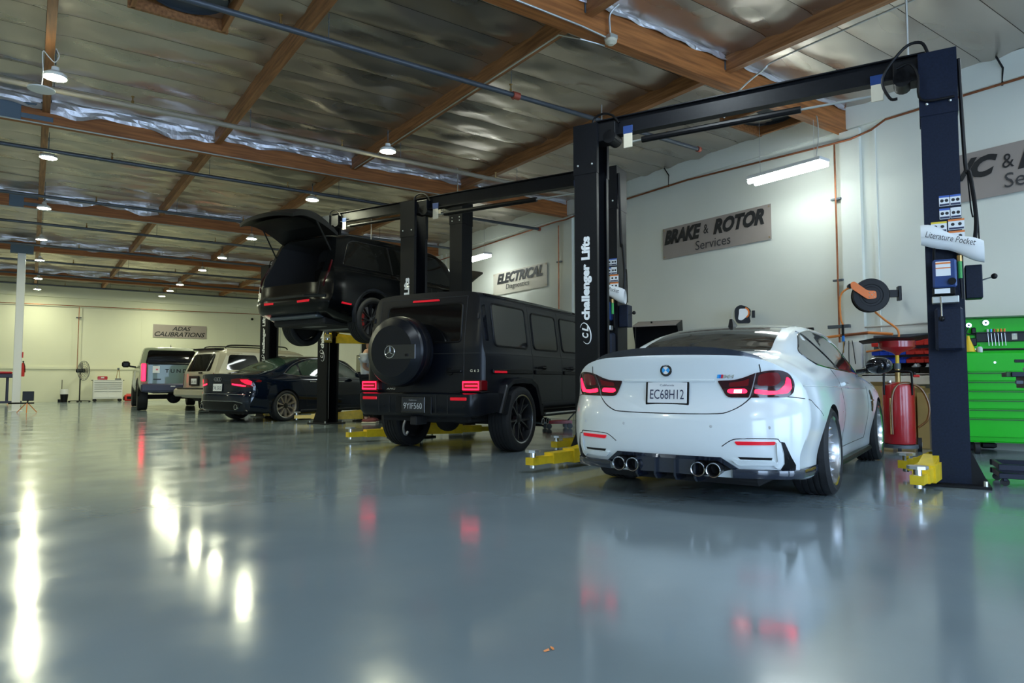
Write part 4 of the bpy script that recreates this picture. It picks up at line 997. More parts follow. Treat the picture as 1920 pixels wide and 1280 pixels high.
# back door, window, light bar
car.seam([(-.60, 1.88), (-.60, .72), (.68, .72), (.68, 1.88), (-.60, 1.88)], 'R', .005)
car.seam([(-.86, 1.195), (.86, 1.195)], 'R', .005)
rw = rounded([(-.55, 1.33), (.60, 1.33), (.56, 1.79), (-.54, 1.80)], [.05, .05, .06, .06], 4)
w_ = car.patch('rear_window', 'glass_dark', rw, 'R', .004, .01, .12)
car.line('window_seal', 'black_plastic', rw, 'R', .012, .0, w_, True)
car.patch('high_brake_lamp', 'reflector_glow', rounded([(-.20, 1.838), (.20, 1.838), (.19, 1.862), (-.19, 1.862)], .008, 2), 'R', .012, .012, .08)
for sd in (-1, 1): car.line('door_hinge', 'paint_matte', [(sd*.77, 1.60), (sd*.77, 1.66)], 'R', .016, .004)
ob('handle_recess', MB().box((-.792, -.47, .985), (.02, .26, .13), .006), 'paint_matte', car.t)
ob('door_pull', MB().box((-.812, -.48, .985), (.035, .20, .035), .012), 'black_satin', car.t)
ob('door_lock', MB().lathe([(0, .02), (.045, .015), (.05, 0)], (-.802, -.41, .985), (-1,0,0), 20), 'black_satin', car.t)
text('G63', 'chrome', car.t, frame((-.803, -.75, .99), (0,-1,0), (0,0,1)), w=.12, h=.03, bold=.01, spacing=1.6, ext=.006, name='model_badge')
text('AMG', 'chrome', car.t, frame((-.806, .46, .775), (0,-1,0), (0,0,1)), w=.14, h=.022, shear=.3, ext=.006, name='model_badge')
# spare wheel cover
sw = ob('spare_wheel_cover', MB().lathe([(.0, .305), (.30, .305), (.307, .300), (.390, .255), (.407, .232), (.413, .20), (.413, .04), (.37, .0), (0, 0)], (-.90, .15, 1.22), (-1, 0, 0), 72), 'paint_matte', car.t, 24)
ob('spare_mount', MB().cyl((-.78, .15, 1.22), (-.91, .15, 1.22), .12, 20), 'black_satin', car.t)
ob('cover_band', MB().lathe([(.413, .08), (.418, .09), (.418, .16), (.413, .17)], (-.90, .15, 1.22), (-1,0,0), 72), 'black_satin', sw)
bx('badge_plate', (-1.208, .01, 1.21), (.008, .42, .17), 'black_gloss', sw, .004)
st = ob('star_ring', MB().tube([(-1.216, .165+.070*math.cos(a), 1.21+.070*math.sin(a)) for a in np.linspace(0, 2*PI, 33)[:-1]], .006, 6, True), 'chrome', sw)
for k in range(3):
    a = PI/2 + k*2*PI/3; ob('star_point', MB().tube([(-1.216, .165, 1.21), (-1.216, .165+.066*math.cos(a), 1.21+.066*math.sin(a))], [.010, .002], 4), 'chrome', sw)
bx('reverse_camera', (-1.214, -.08, 1.17), (.012, .05, .03), 'black_plastic', sw)
# rear bumper with lamps, plate, tow hook
def bumper(u, v):
    y = -.955 + 1.91*u; a = abs(y)/.955
    prof = [(-.78, .735), (-.955, .730), (-.985, .715), (-.99, .60), (-.975, .50), (-.93, .455), (-.78, .45)]
    i = v*6; k = min(int(i), 5); f = i-k
    x = prof[k][0]*(1-f)+prof[k+1][0]*f; z = prof[k][1]*(1-f)+prof[k+1][1]*f
    if a > .80: q = (a-.80)/.20; x = x + (-.60-x)*q**2.2; z = z if z > .6 else z + .06*q
    return (x, y, z)
bp = ob('rear_bumper', MB().grid(bumper, 48, 6), 'paint_matte', car.t, 40)
for sd in (-1, 1): ob('bumper_end', MB().add([(-.62, sd*.95, .735), (-.30, sd*.965, .70), (-.40, sd*.965, .47), (-.62, sd*.95, .50)], [(0,1,2,3)]), 'paint_matte', bp, 0)
for sd in (-1, 1):
    lm = bx('tail_lamp', (-.80, sd*.745, .815), (.16, .27, .125), 'light_red', car.t, .015)
    ring = [(-.884, sd*.745+s1*.105, .815+s2*.042) for s1, s2 in ((-1,-1),(1,-1),(1,1),(-1,1))]
    ob('light_guide', MB().tube(ring, .010, 6, True), 'light_glow', lm)
    bx('light_bar', (-.886, sd*.755, .815), (.01, .17, .014), 'light_glow', lm, .003)
    ob('lamp_guard', MB().box((-.80, sd*.745, .747), (.18, .29, .02), .005), 'black_satin', lm)
    bx('bumper_reflector', (-.985, sd*.645, .665), (.02, .22, .035), 'reflector_glow', bp, .005)
    for y in (.34, .50): bx('bumper_seam', (-.991, sd*y, .60), (.004, .006, .20), 'seam', bp, 0)
    for y in (.42, .72): ob('parking_sensor', MB().lathe([(0, .003), (.013, .002), (.015, 0)], (-.991, sd*y, .575), (-1,0,0), 14), 'black_satin', bp)
bx('plate_recess', (-.994, -.02, .585), (.012, .52, .20), 'black_satin', bp, .004)
car.plate((-1.004, -.02, .590), .31, .155, 1, '9YIF560', 'plate_black', 'plate_silver', 0, 'black_gloss', 'California')
ob('trailer_hitch', MB().box((-.86, .0, .40), (.22, .10, .10), .01), 'underbody', car.t)
hk = ob('tow_hook', MB().tube(spline([(-.95, .13, .40), (-.97, .14, .33), (-.96, .14, .26), (-.93, .13, .23), (-.91, .12, .27)], 4), .014, 8), 'disc_steel', car.t)
ob('underbody', MB().box((1.2, 0, .46), (3.9, 1.3, .16), .03), 'underbody', car.t)
ob('rear_axle', MB().tube([(0, -.7, .38), (0, .7, .38)], .06, 12), 'underbody', car.t)
ob('differential', MB().sphere((0, .15, .37), (.18, .16, .16), 16, 10), 'underbody', car.t)
for x in (0, 2.89):
    for sd in (-1, 1): car.wheel(x, sd*.965, .402, .295, .292, 'alloy_black', 5, 'twin', lip='alloy', dish=.03, caliper='caliper_red')
# ------------------------------------------------------------------ raised SUV with open tailgate and bonnet
car = Car('raised_suv', 'black SUV raised on a lift with its tailgate and bonnet open', (4.40, 11.74), 21.0, 1.53)
def rsec(zb, w, zbelt, gw, rw, zr):
    return [(0, zb), (w-.16, zb), (w-.05, zb+.10), (w-.005, zb+.26), (w, (zb+zbelt)/2+.06), (w-.03, zbelt-.06), (gw+.02, zbelt), (gw, zbelt+.03), ((gw+rw)/2+.015, (zbelt+zr)/2), (rw, zr-.05), (rw*.72, zr-.006), (0, zr+.015)]
RS = [(-1.08, rsec(.46, .96, 1.16, .87, .70, 1.76)), (-.8, rsec(.36, .99, 1.18, .88, .72, 1.80)), (-.3, rsec(.30, 1.0, 1.18, .89, .735, 1.835)), (.8, rsec(.28, 1.0, 1.17, .89, .74, 1.86)), (1.7, rsec(.28, 1.0, 1.15, .885, .73, 1.85)), (2.2, rsec(.28, 1.0, 1.14, .87, .70, 1.72)),
      (2.75, rsec(.29, .99, 1.12, .84, .66, 1.16)), (3.3, rsec(.30, .985, 1.08, .82, .64, 1.11)), (3.95, rsec(.38, .93, .98, .78, .6, 1.02))]
V, F = loft(RS, lambda y, z: .16*(abs(y)/.96)**4 + np.interp(z, [.35, .5, .62, .72, .95, 1.1, 1.3, 1.75], [.16, .05, 0, .03, .05, .10, .22, .42]), lambda y, z: .25*(abs(y)/.95)**3, nx=80, ns=60, fade_r=.9, zc=(1.0, .7))
cut = wheel_cuts([(0, .42), (2.997, .42)], .425, .55)
cut.prism([(-.70, .93), (.70, .93), (.72, 1.15), (.62, 1.66), (.50, 1.74), (-.50, 1.74), (-.62, 1.66), (-.72, 1.15)], (1,0,0), 1.55, (-1.4, 0, 0), (0,1,0), (0,0,1))
car.set_body(V, F, 'paint_black', cut, smooth=28)
dl = rounded([(-.62, 1.24), (2.30, 1.20), (1.86, 1.70), (-.30, 1.70), (-.42, 1.66)], [.06, .05, .1, .08, .1], 4)
for ax in 'SL':
    sd = -1 if ax == 'S' else 1
    car.patch('side_window', 'glass_dark', dl, ax, .004, .01, .10)
    car.line('window_trim', 'black_gloss', dl, ax, .008, 0, closed=True)
    for x in (.52, 1.42): car.line('window_pillar', 'black_satin', [(x, 1.215), (x-.05, 1.70)], ax, .02, .002)
    car.seam([(.62, 1.18), (.62, .70), (.50, .45)], ax); car.seam([(1.48, 1.16), (1.48, .40)], ax); car.seam([(.50, .42), (2.5, .40)], ax)
    for x in (.70, 1.62): car.line('door_handle', 'black_gloss', [(x, 1.02), (x+.18, 1.02)], ax, .012, .006)
    def arch(u, v, sd=sd):
        a = PI*(-.08+1.16*u); rr = [.425, .43, .475, .50, .50][int(round(v*4))]; o = [-.03, .012, .016, .004, -.02][int(round(v*4))]
        return (rr*math.cos(a), sd*(.985+o), .42+rr*math.sin(a))
    ob('wheel_arch_trim', MB().grid(arch, 36, 4), 'paint_matte', car.t, 50)
    ob('wing_mirror', MB().sphere((2.15, sd*1.06, 1.20), (.08, .14, .10), 14, 10), 'black_gloss', car.t)
    car.patch('side_reflector', 'reflector_glow', [(-.72, .62), (-.52, .60), (-.54, .575), (-.73, .59)], ax, .006, .01, .06)
for sd in (-1, 1):
    car.patch('bumper_reflector', 'reflector_glow', [(sd*.30, .645), (sd*.58, .655), (sd*.57, .615), (sd*.31, .61)], 'R', .006, .01, .06)
    car.line('lamp_strip', 'light_dark', [(sd*.80, .86), (sd*.84, 1.10), (sd*.80, 1.30)], 'R', .018, .0)
car.line('bumper_trim', 'black_gloss', [(-.86, .70), (-.4, .715), (.4, .715), (.86, .70)], 'R', .030, -.005)
car.seam([(-.74, .96), (-.72, .74), (.72, .74), (.74, .96)], 'R')
# load bay
ob('load_floor', MB().box((-.40, 0, .925), (1.1, 1.30, .03), .004), 'interior_tan', car.t)
ob('seat_back', MB().box((.10, 0, 1.16), (.14, 1.25, .46), .04), 'black_plastic', car.t)
for y in (-.35, .35): ob('headrest', MB().box((.08, y, 1.44), (.10, .26, .14), .03), 'black_plastic', car.t)
# raised tailgate: curved shell hinged at the roof edge
def gate(u, v):
    y = (-.70+1.40*u); a = abs(2*u-1); s = v
    x = -.60 - .98*s; z = 1.84 + .34*math.sin(s*1.9) - .14*s*s - .05*a**3*(1) - .10*max(0, s-.75)
    w = 1.0 - .06*s; return (x + .10*a*a*s, y*w*1.04, z)
top = [gate(i/20, j/14) for i in range(21) for j in range(15)]
bot = [(p[0]+.01, p[1]*.985, p[2]-.05-.06*math.sin(PI*(k % 15)/14)) for k, p in enumerate(top)]
f1 = [(i*15+j, i*15+j+1, (i+1)*15+j+1, (i+1)*15+j) for i in range(20) for j in range(14)]; n_ = len(top)
fe = [(j, j+1, j+1+n_, j+n_) for j in range(14)] + [(300+j, 300+j+1, 300+j+1+n_, 300+j+n_) for j in range(14)] + [(i*15, (i+1)*15, (i+1)*15+n_, i*15+n_) for i in range(20)] + [(i*15+14, (i+1)*15+14, (i+1)*15+14+n_, i*15+14+n_) for i in range(20)]
tg = ob('tailgate', MB().add(top+bot, f1 + [tuple(q+n_ for q in f[::-1]) for f in f1] + fe), 'black_satin', car.t, 40)
def gw_(u, v): p = gate(.10+.80*u, .12+.50*v); return (p[0], p[1], p[2]+.006)
ob('tailgate_glass', MB().grid(gw_, 12, 8), 'glass_dark', tg)
def gl(u, v): p = gate(.12+.76*u, .30+.50*v); return (p[0]+.01, p[1], p[2]-.125)
ob('tailgate_lining', MB().grid(gl, 12, 8), 'black_plastic', tg)
for sd in (-1, 1): ob('gas_strut', MB().tube([(-.72, sd*.70, 1.48), (-1.05, sd*.68, 1.98)], .013, 7), 'black_satin', car.t)
# raised bonnet
def bon(u, v):
    y = (-.80+1.6*u); a = abs(2*u-1); return (2.45 + 1.0*v, y*(1-.10*v), 1.14 + .72*v - .09*a*a - .10*v*v)
tb = [bon(i/12, j/8) for i in range(13) for j in range(9)]; bb = [(p[0]+.03, p[1]*.98, p[2]-.03) for p in tb]
f1 = [(i*9+j, i*9+j+1, (i+1)*9+j+1, (i+1)*9+j) for i in range(12) for j in range(8)]; n_ = len(tb)
fe = [(j, j+1, j+1+n_, j+n_) for j in range(8)] + [(108+j, 109+j, 109+j+n_, 108+j+n_) for j in range(8)] + [(i*9+8, (i+1)*9+8, (i+1)*9+8+n_, i*9+8+n_) for i in range(12)]
ob('bonnet', MB().add(tb+bb, f1+[tuple(q+n_ for q in f[::-1]) for f in f1]+fe), 'paint_black', car.t, 40)
ob('engine', MB().box((3.0, 0, 1.06), (.8, .9, .16), .05), 'black_plastic', car.t)
# underside: floor pan, exhaust, suspension
ob('underbody', MB().box((1.3, 0, .33), (4.2, 1.3, .12), .03), 'underbody', car.t)
ob('rear_skid', MB().box((-.72, 0, .40), (.40, 1.2, .06), .02), 'steel_grey', car.t)
ob('rear_subframe', MB().tube([(0, -.7, .36), (.12, -.3, .30), (.12, .3, .30), (0, .7, .36)], .06, 8), 'disc_steel', car.t)
ob('silencer', MB().sphere((-.45, 0, .34), (.16, .50, .09), 20, 10), 'disc_steel', car.t)
for x in (0, 2.997):
    for sd in (-1, 1): car.wheel(x, sd*.99, .39, .285, .295, 'alloy_black', 9, 'thin', z=.37, dish=.03, caliper='caliper_red')
# ------------------------------------------------------------------ dark sedan
car = Car('dark_sedan', 'glossy dark blue four-door sedan with lit red tail lamps', (4.235, 15.86), 22.0)
AS = [(-1.08, sec(.24, .60, .84, .38, .90, .62, .86, .84, (.79, .93), (.70, .985), (.52, 1.01), (.26, 1.02), (0, 1.025))),
      (-.60, sec(.20, .62, .87, .34, .928, .62, .89, .86, (.81, .965), (.72, 1.01), (.56, 1.035), (.28, 1.05), (0, 1.055))),
      (-.25, sec(.18, .62, .88, .32, .935, .62, .905, .87, (.83, .975), (.74, 1.03), (.62, 1.075), (.30, 1.09), (0, 1.095))),
      (.25, sec(.17, .62, .88, .30, .93, .60, .905, .87, (.84, .98), (.74, 1.12), (.61, 1.255), (.30, 1.285), (0, 1.295))),
      (.80, sec(.17, .62, .87, .29, .925, .58, .905, .86, (.845, .975), (.735, 1.20), (.595, 1.40), (.30, 1.435), (0, 1.445))),
      (1.35, sec(.17, .62, .87, .29, .925, .58, .90, .85, (.845, .97), (.735, 1.21), (.59, 1.42), (.30, 1.455), (0, 1.465))),
      (1.90, sec(.17, .62, .87, .29, .925, .58, .90, .84, (.84, .96), (.74, 1.17), (.60, 1.36), (.30, 1.39), (0, 1.40))),
      (2.55, sec(.17, .62, .88, .30, .93, .60, .90, .82, (.82, .92), (.72, .96), (.62, .985), (.3, 1.0), (0, 1.005))),
      (3.0, sec(.18, .62, .88, .32, .93, .60, .88, .78, (.78, .87), (.66, .90), (.5, .92), (.25, .93), (0, .935))),
      (3.85, sec(.22, .60, .80, .36, .84, .52, .80, .64, (.70, .70), (.60, .73), (.45, .75), (.22, .76), (0, .765)))]
def adr(y, z):
    a = min(abs(y)/.92, 1.05); return np.interp(z, [.2, .3, .42, .56, .64, .80, .95, 1.02], [.08, .02, 0, .01, .035, .05, .03, .015]) + .20*a**2.6 + .12*a**9
V, F = loft(AS, adr, lambda y, z: .30*(abs(y)/.9)**2.6, nx=80, ns=52)
car.set_body(V, F, 'paint_navy', wheel_cuts([(0, .335), (2.91, .335)], .37, .56))
car.patch('rear_window', 'glass_green', rounded([(-.24, -.60), (-.24, .60), (.66, .52), (.68, 0), (.66, -.52)], [.08, .08, .05, 0, .05]), 'T', .004, .01, .08)
car.patch('windscreen', 'glass_dark', rounded([(1.95, -.55), (1.95, .55), (2.5, .64), (2.5, -.64)], .06), 'T', .003, .01, .1)
for ax in 'SL':
    sd = -1 if ax == 'S' else 1
    for poly in ([(.06, 1.03), (.42, 1.0), (.42, 1.24), (.30, 1.19)], [(.47, 1.0), (1.25, .985), (1.25, 1.37), (.85, 1.36), (.47, 1.265)], [(1.33, .985), (2.32, .95), (1.85, 1.25), (1.60, 1.34), (1.33, 1.37)]):
        car.patch('side_window', 'glass_green', rounded(poly, .035, 3), ax, .004, .01, .08)
    car.line('window_trim', 'chrome', spline([(.02, 1.035), (.40, .985), (1.3, .965), (2.38, .935)], 5), ax, .010, .0)
    car.line('window_trim', 'chrome', spline([(.02, 1.035), (.30, 1.22), (.62, 1.345), (1.0, 1.395), (1.5, 1.385), (1.9, 1.25), (2.38, .935)], 5), ax, .010, .0)
    for pts in ([(.40, .98), (.42, .78), (.52, .60), (.58, .34)], [(1.30, .96), (1.30, .32)], [(2.25, .94), (2.30, .6), (2.28, .32)], [(.58, .33), (2.28, .31)]): car.seam(pts, ax)
    for x in (.62, 1.48): car.line('door_handle', 'chrome', [(x, .86), (x+.18, .855)], ax, .013, .012)
    ob('wing_mirror', MB().sphere((2.02, sd*1.03, 1.02), (.08, .12, .075), 14, 10), 'paint_navy', car.t)
    ob('side_skirt', MB().box((1.45, sd*.86, .21), (2.1, .10, .06), .02), 'black_satin', car.t)
    f = lambda pts: [(sd*a, b) for a, b in pts]
    l = car.patch('tail_lamp', 'light_red', f(rounded([(.40, .905), (.62, .93), (.80, .925), (.875, .88), (.87, .745), (.70, .735), (.42, .78)], [.02, .03, .03, .03, .03, .03, .02], 3)), 'R', .008, .02, .045)
    car.patch('light_guide', 'light_glow', f([(.43, .82), (.62, .80), (.75, .775), (.74, .755), (.60, .765), (.43, .79)]), 'R', .011, .004, .04, l)
    car.patch('light_guide', 'light_glow_soft', f([(.64, .90), (.78, .90), (.84, .86), (.83, .79), (.76, .80), (.66, .86)]), 'R', .011, .004, .04, l)
    ob('exhaust_tip', MB().lathe([(.05, -.05), (.055, .05), (.046, .05), (.042, -.05)], (-.98, sd*.58, .33), (-1,0,0), 20), 'chrome', car.t)
car.seam([(-.66, .985), (-.68, .86), (-.62, .66), (-.5, .625), (.5, .625), (.62, .66), (.68, .86), (.66, .985)], 'R')
car.line('bumper_crease', 'chrome', [(-.75, .585), (-.3, .60), (.3, .60), (.75, .585)], 'R', .006, 0)
car.patch('diffuser', 'black_satin', [(-.70, .40), (-.55, .44), (.55, .44), (.70, .40), (.60, .27), (-.60, .27)], 'R', .006, .02, .08)
car.line('diffuser_trim', 'chrome', [(-.72, .41), (-.55, .45), (.55, .45), (.72, .41)], 'R', .006, .004)
p, n = car.hit('R', 0, .90)
for k in range(4):
    ob('emblem_ring', MB().tube([(p.x-.012, .082-.055*k+.036*math.cos(a), .905+.036*math.sin(a)) for a in np.linspace(0, 2*PI, 25)[:-1]], .005, 5, True), 'chrome', car.t)
p, n = car.hit('R', 0, .74)
car.plate((p.x-.02, 0, .735), .31, .155, 1, '74L GU2', 'plate_white', 'plate_ink', .05, None, None)
for x in (-.3, -.4): pass
ob('underbody', MB().box((1.3, 0, .22), (4.3, 1.25, .10), .03), 'underbody', car.t)
ob('steering_wheel', MB().tube([(1.70, .38+.18*math.cos(a), 1.0+.18*math.sin(a)) for a in np.linspace(0, 2*PI, 20)[:-1]], .014, 6, True), 'black_plastic', car.t)
for x in (0, 2.91):
    for sd in (-1, 1): car.wheel(x, sd*.935, .335, .255, .256, 'alloy_bronze', 10, 'blade', lip='alloy', dish=.02)
# ------------------------------------------------------------------ tan SUV behind the sedan
car = Car('tan_suv', 'tan SUV with roof rack parked between the sedan and the pickup', (4.58, 20.30), 16.0)
def tsec(zb, w, zbelt, gw, rw, zr):
    return [(0, zb), (w-.12, zb), (w-.03, zb+.12), (w, zb+.28), (w-.005, zbelt-.12), (w-.03, zbelt-.02), (gw, zbelt+.02), ((gw+rw)/2+.01, (zbelt+zr)/2), (rw, zr-.05), (rw*.75, zr), (0, zr+.02)]
TS = [(-1.02, tsec(.42, .91, 1.08, .83, .66, 1.70)), (-.6, tsec(.38, .93, 1.09, .84, .68, 1.74)), (.5, tsec(.34, .935, 1.09, .845, .70, 1.76)), (1.5, tsec(.34, .935, 1.08, .84, .69, 1.75)), (1.95, tsec(.34, .93, 1.07, .82, .66, 1.66)), (2.45, tsec(.34, .92, 1.05, .78, .62, 1.10)), (3.0, tsec(.36, .92, 1.0, .76, .6, 1.04)), (3.75, tsec(.40, .86, .92, .72, .56, .96))]
V, F = loft(TS, lambda y, z: .10*(abs(y)/.9)**4 + np.interp(z, [.4, .62, .66, 1.08, 1.7], [.02, 0, .06, .08, .36]), lambda y, z: .2*(abs(y)/.9)**3, nx=70, ns=48, fade_r=.7, zc=(1.0, .7))
car.set_body(V, F, 'paint_tan', wheel_cuts([(0, .37), (2.89, .37)], .41, .55), smooth=28)
car.patch('rear_window', 'glass_dark', rounded([(-.64, 1.13), (.64, 1.13), (.56, 1.60), (-.56, 1.60)], .08, 4), 'R', .006, .02, .09)
for ax in 'SL':
    sd = -1 if ax == 'S' else 1
    car.patch('upper_panel_lit', 'paint_tan_lit', [(-.80, 1.00), (2.1, 1.0), (1.85, 1.62), (-.45, 1.66)], ax, .002, .004, .12)  # side patch painted paler where the body is lit
    for poly in ([(-.55, 1.14), (.50, 1.14), (.34, 1.58), (-.42, 1.58)], [(.66, 1.13), (1.32, 1.12), (1.32, 1.58), (.52, 1.58)], [(1.42, 1.12), (2.15, 1.09), (1.80, 1.55), (1.42, 1.58)]):
        car.patch('side_window', 'glass_dark', rounded(poly, .07, 4), ax, .008, .012, .10)
    car.patch('tail_lamp', 'light_red', [(sd*.80, .75), (sd*.90, .75), (sd*.90, 1.05), (sd*.80, 1.08)], 'R', .01, .02, .06)
    rk = ob('roof_rack', MB().tube(spline([(-.45, sd*.58, 1.77), (-.30, sd*.58, 1.84), (.5, sd*.58, 1.855), (1.3, sd*.58, 1.85), (1.45, sd*.58, 1.78)], 4), .018, 7), 'black_satin', car.t)
    ob('wing_mirror', MB().box((2.05, sd*1.02, 1.14), (.08, .20, .16), .04), 'paint_tan', car.t)
    car.seam([(.58, 1.08), (.58, .45)], ax); car.seam([(1.38, 1.08), (1.38, .42)], ax)
ob('rear_spoiler', MB().box((-.62, 0, 1.735), (.28, 1.20, .05), .02), 'black_satin', car.t)
ob('rear_bumper', MB().box((-1.03, 0, .56), (.20, 1.84, .22), .05), 'paint_tan', car.t)
bx('bumper_step', (-1.05, 0, .675), (.14, 1.5, .03), 'black_satin', car.t, .01)
bx('plate_panel', (-.985, .02, .88), (.05, .50, .26), 'black_satin', car.t, .01)
car.plate((-1.015, -.02, .86), .30, .15, 1, '6XL 410', 'plate_white', 'plate_ink', 0)
bx('hatch_handle', (-.96, -.25, 1.09), (.03, .16, .04), 'black_satin', car.t)
ob('underbody', MB().box((1.3, 0, .38), (4.0, 1.3, .12), .03), 'underbody', car.t)
for x in (0, 2.89):
    for sd in (-1, 1): car.wheel(x, sd*.925, .37, .245, .23, 'alloy', 5, 'blade', tread=False)
# ------------------------------------------------------------------ green pickup
car = Car('green_pickup', 'grey green pickup truck with lettered tailgate by the back wall', (3.62, 23.10), 86.0, cat='truck')
def ksec(zb, w, zs, gw, rw, zr):
    return [(0, zb), (w-.12, zb), (w-.03, zb+.12), (w, zb+.30), (w-.01, zs-.14), (w-.03, zs-.02), (gw, zs), ((gw+rw)/2, (zs+zr)/2), (rw, zr-.03), (rw*.7, zr), (0, zr+.015)]
bed = lambda x, w=.99: (x, ksec(.55, w, 1.36, .93, .86, 1.385))
KS = [bed(-1.20, .96), bed(-.8), bed(.95, 1.0), (1.02, ksec(.5, 1.0, 1.33, .90, .76, 1.90)), (1.6, ksec(.5, 1.0, 1.32, .90, .75, 1.95)), (2.5, ksec(.5, 1.0, 1.31, .89, .73, 1.93)), (3.25, ksec(.5, 1.0, 1.30, .86, .70, 1.34)), (4.3, ksec(.55, .97, 1.22, .84, .66, 1.27)), (4.65, ksec(.6, .9, 1.1, .8, .6, 1.15))]
V, F = loft(KS, lambda y, z: .06*(abs(y)/.95)**5, lambda y, z: .15*(abs(y)/.9)**3, nx=110, ns=44, fade_r=.3, fade_f=.4, zc=(1.0, .9))
cut = wheel_cuts([(0, .42), (3.70, .42)], .49, .58); cut.box((-.10, 0, 1.30), (1.9, 1.56, .9))
car.set_body(V, F, 'paint_green_light', cut, smooth=25)
car.patch('tailgate', 'paint_green', rounded([(-.76, .80), (.76, .80), (.76, 1.36), (-.76, 1.36)], .02, 2), 'R', .012, .02, .12)
car.line('tailgate_cap', 'black_satin', [(-.78, 1.365), (.78, 1.365)], 'R', .035, -.01)
text('TUNDRA', 'black_satin', car.t, frame((-1.218, -.08, 1.16), (0,-1,0), (0,0,1)), w=.86, h=.105, bold=.02, spacing=1.5, ext=.006, name='tailgate_lettering')
bx('tailgate_sticker', (-1.215, .58, 1.20), (.004, .18, .20), 'plate_white', car.t, 0)
bx('sticker_print', (-1.218, .56, 1.20), (.003, .05, .04), 'badge_red', car.t, 0)
bx('model_badge', (-1.217, .55, .92), (.006, .20, .025), 'black_satin', car.t, 0)
car.patch('back_window', 'glass_dark', rounded([(-.74, 1.42), (.74, 1.42), (.66, 1.84), (-.66, 1.84)], .06, 3), 'R', .02, .03, .2)
for sd in (-1, 1):
    l = ob('tail_lamp', MB().box((-1.15, sd*.895, 1.12), (.16, .12, .50), .02), 'light_glow', car.t)
    bx('lamp_bezel', (-1.20, sd*.825, 1.12), (.06, .02, .50), 'black_satin', l)
    ob('wing_mirror', MB().box((2.75, sd*1.22, 1.42), (.12, .24, .20), .05), 'black_satin', car.t)
    ob('mirror_stalk', MB().tube([(2.78, sd*.92, 1.33), (2.78, sd*1.12, 1.36)], .03, 7), 'black_satin', car.t)
    ax = 'S' if sd < 0 else 'L'
    for poly in ([(1.15, 1.36), (1.85, 1.35), (1.85, 1.80), (1.22, 1.80)], [(1.95, 1.35), (2.85, 1.33), (2.55, 1.76), (1.95, 1.80)]):
        car.patch('side_window', 'glass_dark', rounded(poly, .05, 3), ax, .006, .01, .12)
    car.patch('door_decal', 'plate_silver', rounded([(1.2, .72), (2.6, .70), (2.4, 1.18), (1.3, 1.20)], .05, 2), ax, .004, .006, .2)
    car.seam([(1.9, 1.30), (1.9, .60)], ax)
    ob('arch_trim', MB().tube([(.52*math.cos(a), sd*.985, .42+.52*math.sin(a)) for a in np.linspace(0, PI, 20)], .03, 6), 'black_satin', car.t)
bb = ob('rear_bumper', MB().box((-1.28, 0, .68), (.22, 1.92, .24), .04), 'navy_shop', car.t)
bx('bumper_badge', (-1.395, .15, .72), (.006, .12, .03), 'plate_silver', bb, 0)
car.plate((-1.395, -.42, .68), .30, .15, 1, '1GE7', 'plate_white', 'plate_ink', 0)
ob('axle_housing', MB().tube([(0, -.75, .40), (0, .75, .40)], .07, 10), 'underbody', car.t); ob('differential', MB().sphere((0, 0, .38), (.2, .2, .19), 14, 8), 'underbody', car.t)
ob('underbody', MB().box((1.6, 0, .58), (5.2, 1.3, .14), .03), 'underbody', car.t)
ob('roof_antenna', MB().add([(1.5, -.02, 1.95), (1.5, .02, 1.95), (1.68, 0, 1.96), (1.52, 0, 2.06)], [(0,1,2),(0,3,1),(1,3,2),(2,3,0)]), 'black_satin', car.t)
for x in (0, 3.70):
    for sd in (-1, 1): car.wheel(x, sd*.995, .42, .28, .25, 'alloy_black', 6, 'blade', tread=False)
# ------------------------------------------------------------------ lettered banners
def banner(label, x, y0, y1, z0, z1, m, lines, flip=False, group=None):
    """on the right wall (plane x), reading from far to near"""
    t = thing('banner', label, 'banner', (x, (y0+y1)/2, (z0+z1)/2)); w = abs(y1-y0); h = z1-z0
    def fn(u, v): return (-.006*math.sin(PI*u)*math.sin(PI*v)*1.5, (u-.5)*w, (v-.5)*h)
    c = ob('cloth', MB().grid(fn, 20, 6), m, t)
    for sy in (-1, 1):
        for sz in (-1, 1): ob('grommet', MB().lathe([(.008, .004), (.013, .006), (.016, .001)], (-.004, sy*(w/2-.04), sz*(h/2-.04)), (-1,0,0), 12), 'brass', t)
    for body, yc, zc, tw, th, bold, shear, ink in lines:
        text(body, ink, t, frame((-.014, yc, zc), (0,-1,0), (0,0,1)), w=tw, h=th, bold=bold, shear=shear, ext=.002)
    return t
sx = WX-.03
a = at_x(1243, 457, sx); b = at_x(1446, 414, sx)
banner('taupe banner with bold lettering above the white coupe', sx, b.y, a.y, 3.24, 3.84, 'sign_taupe',
       [('BRAKE', .70, .11, .90, .28, .055, .32, 'sign_ink'), ('&', .14, .115, .11, .17, .0, 0, 'sign_ink'), ('ROTOR', -.55, .115, 1.06, .28, .055, .32, 'sign_ink'), ('Services', .0, -.16, .78, .17, 0, .05, 'sign_ink_soft')])
c_ = at_x(1816, 330, sx); cy_ = c_.y-1.15
banner('taupe banner cut by the right edge of the picture', sx, c_.y-2.72, c_.y+.42, 3.24, 3.88, 'sign_taupe',
       [('A/C', at_x(1870, 300, sx).y-cy_+.36, .10, .74, .28, .055, .32, 'sign_ink'), ('&', at_x(1891, 300, sx).y-cy_, .10, .13, .18, 0, 0, 'sign_ink'), ('HEATING', at_x(1909, 300, sx).y-cy_-.80, .10, 1.60, .28, .055, .32, 'sign_ink'), ('Services', at_x(1884, 340, sx).y-cy_-.42, -.15, .84, .19, 0, .05, 'sign_ink_soft')])
a = at_x(925, 530, sx); b = at_x(1026, 512, sx)
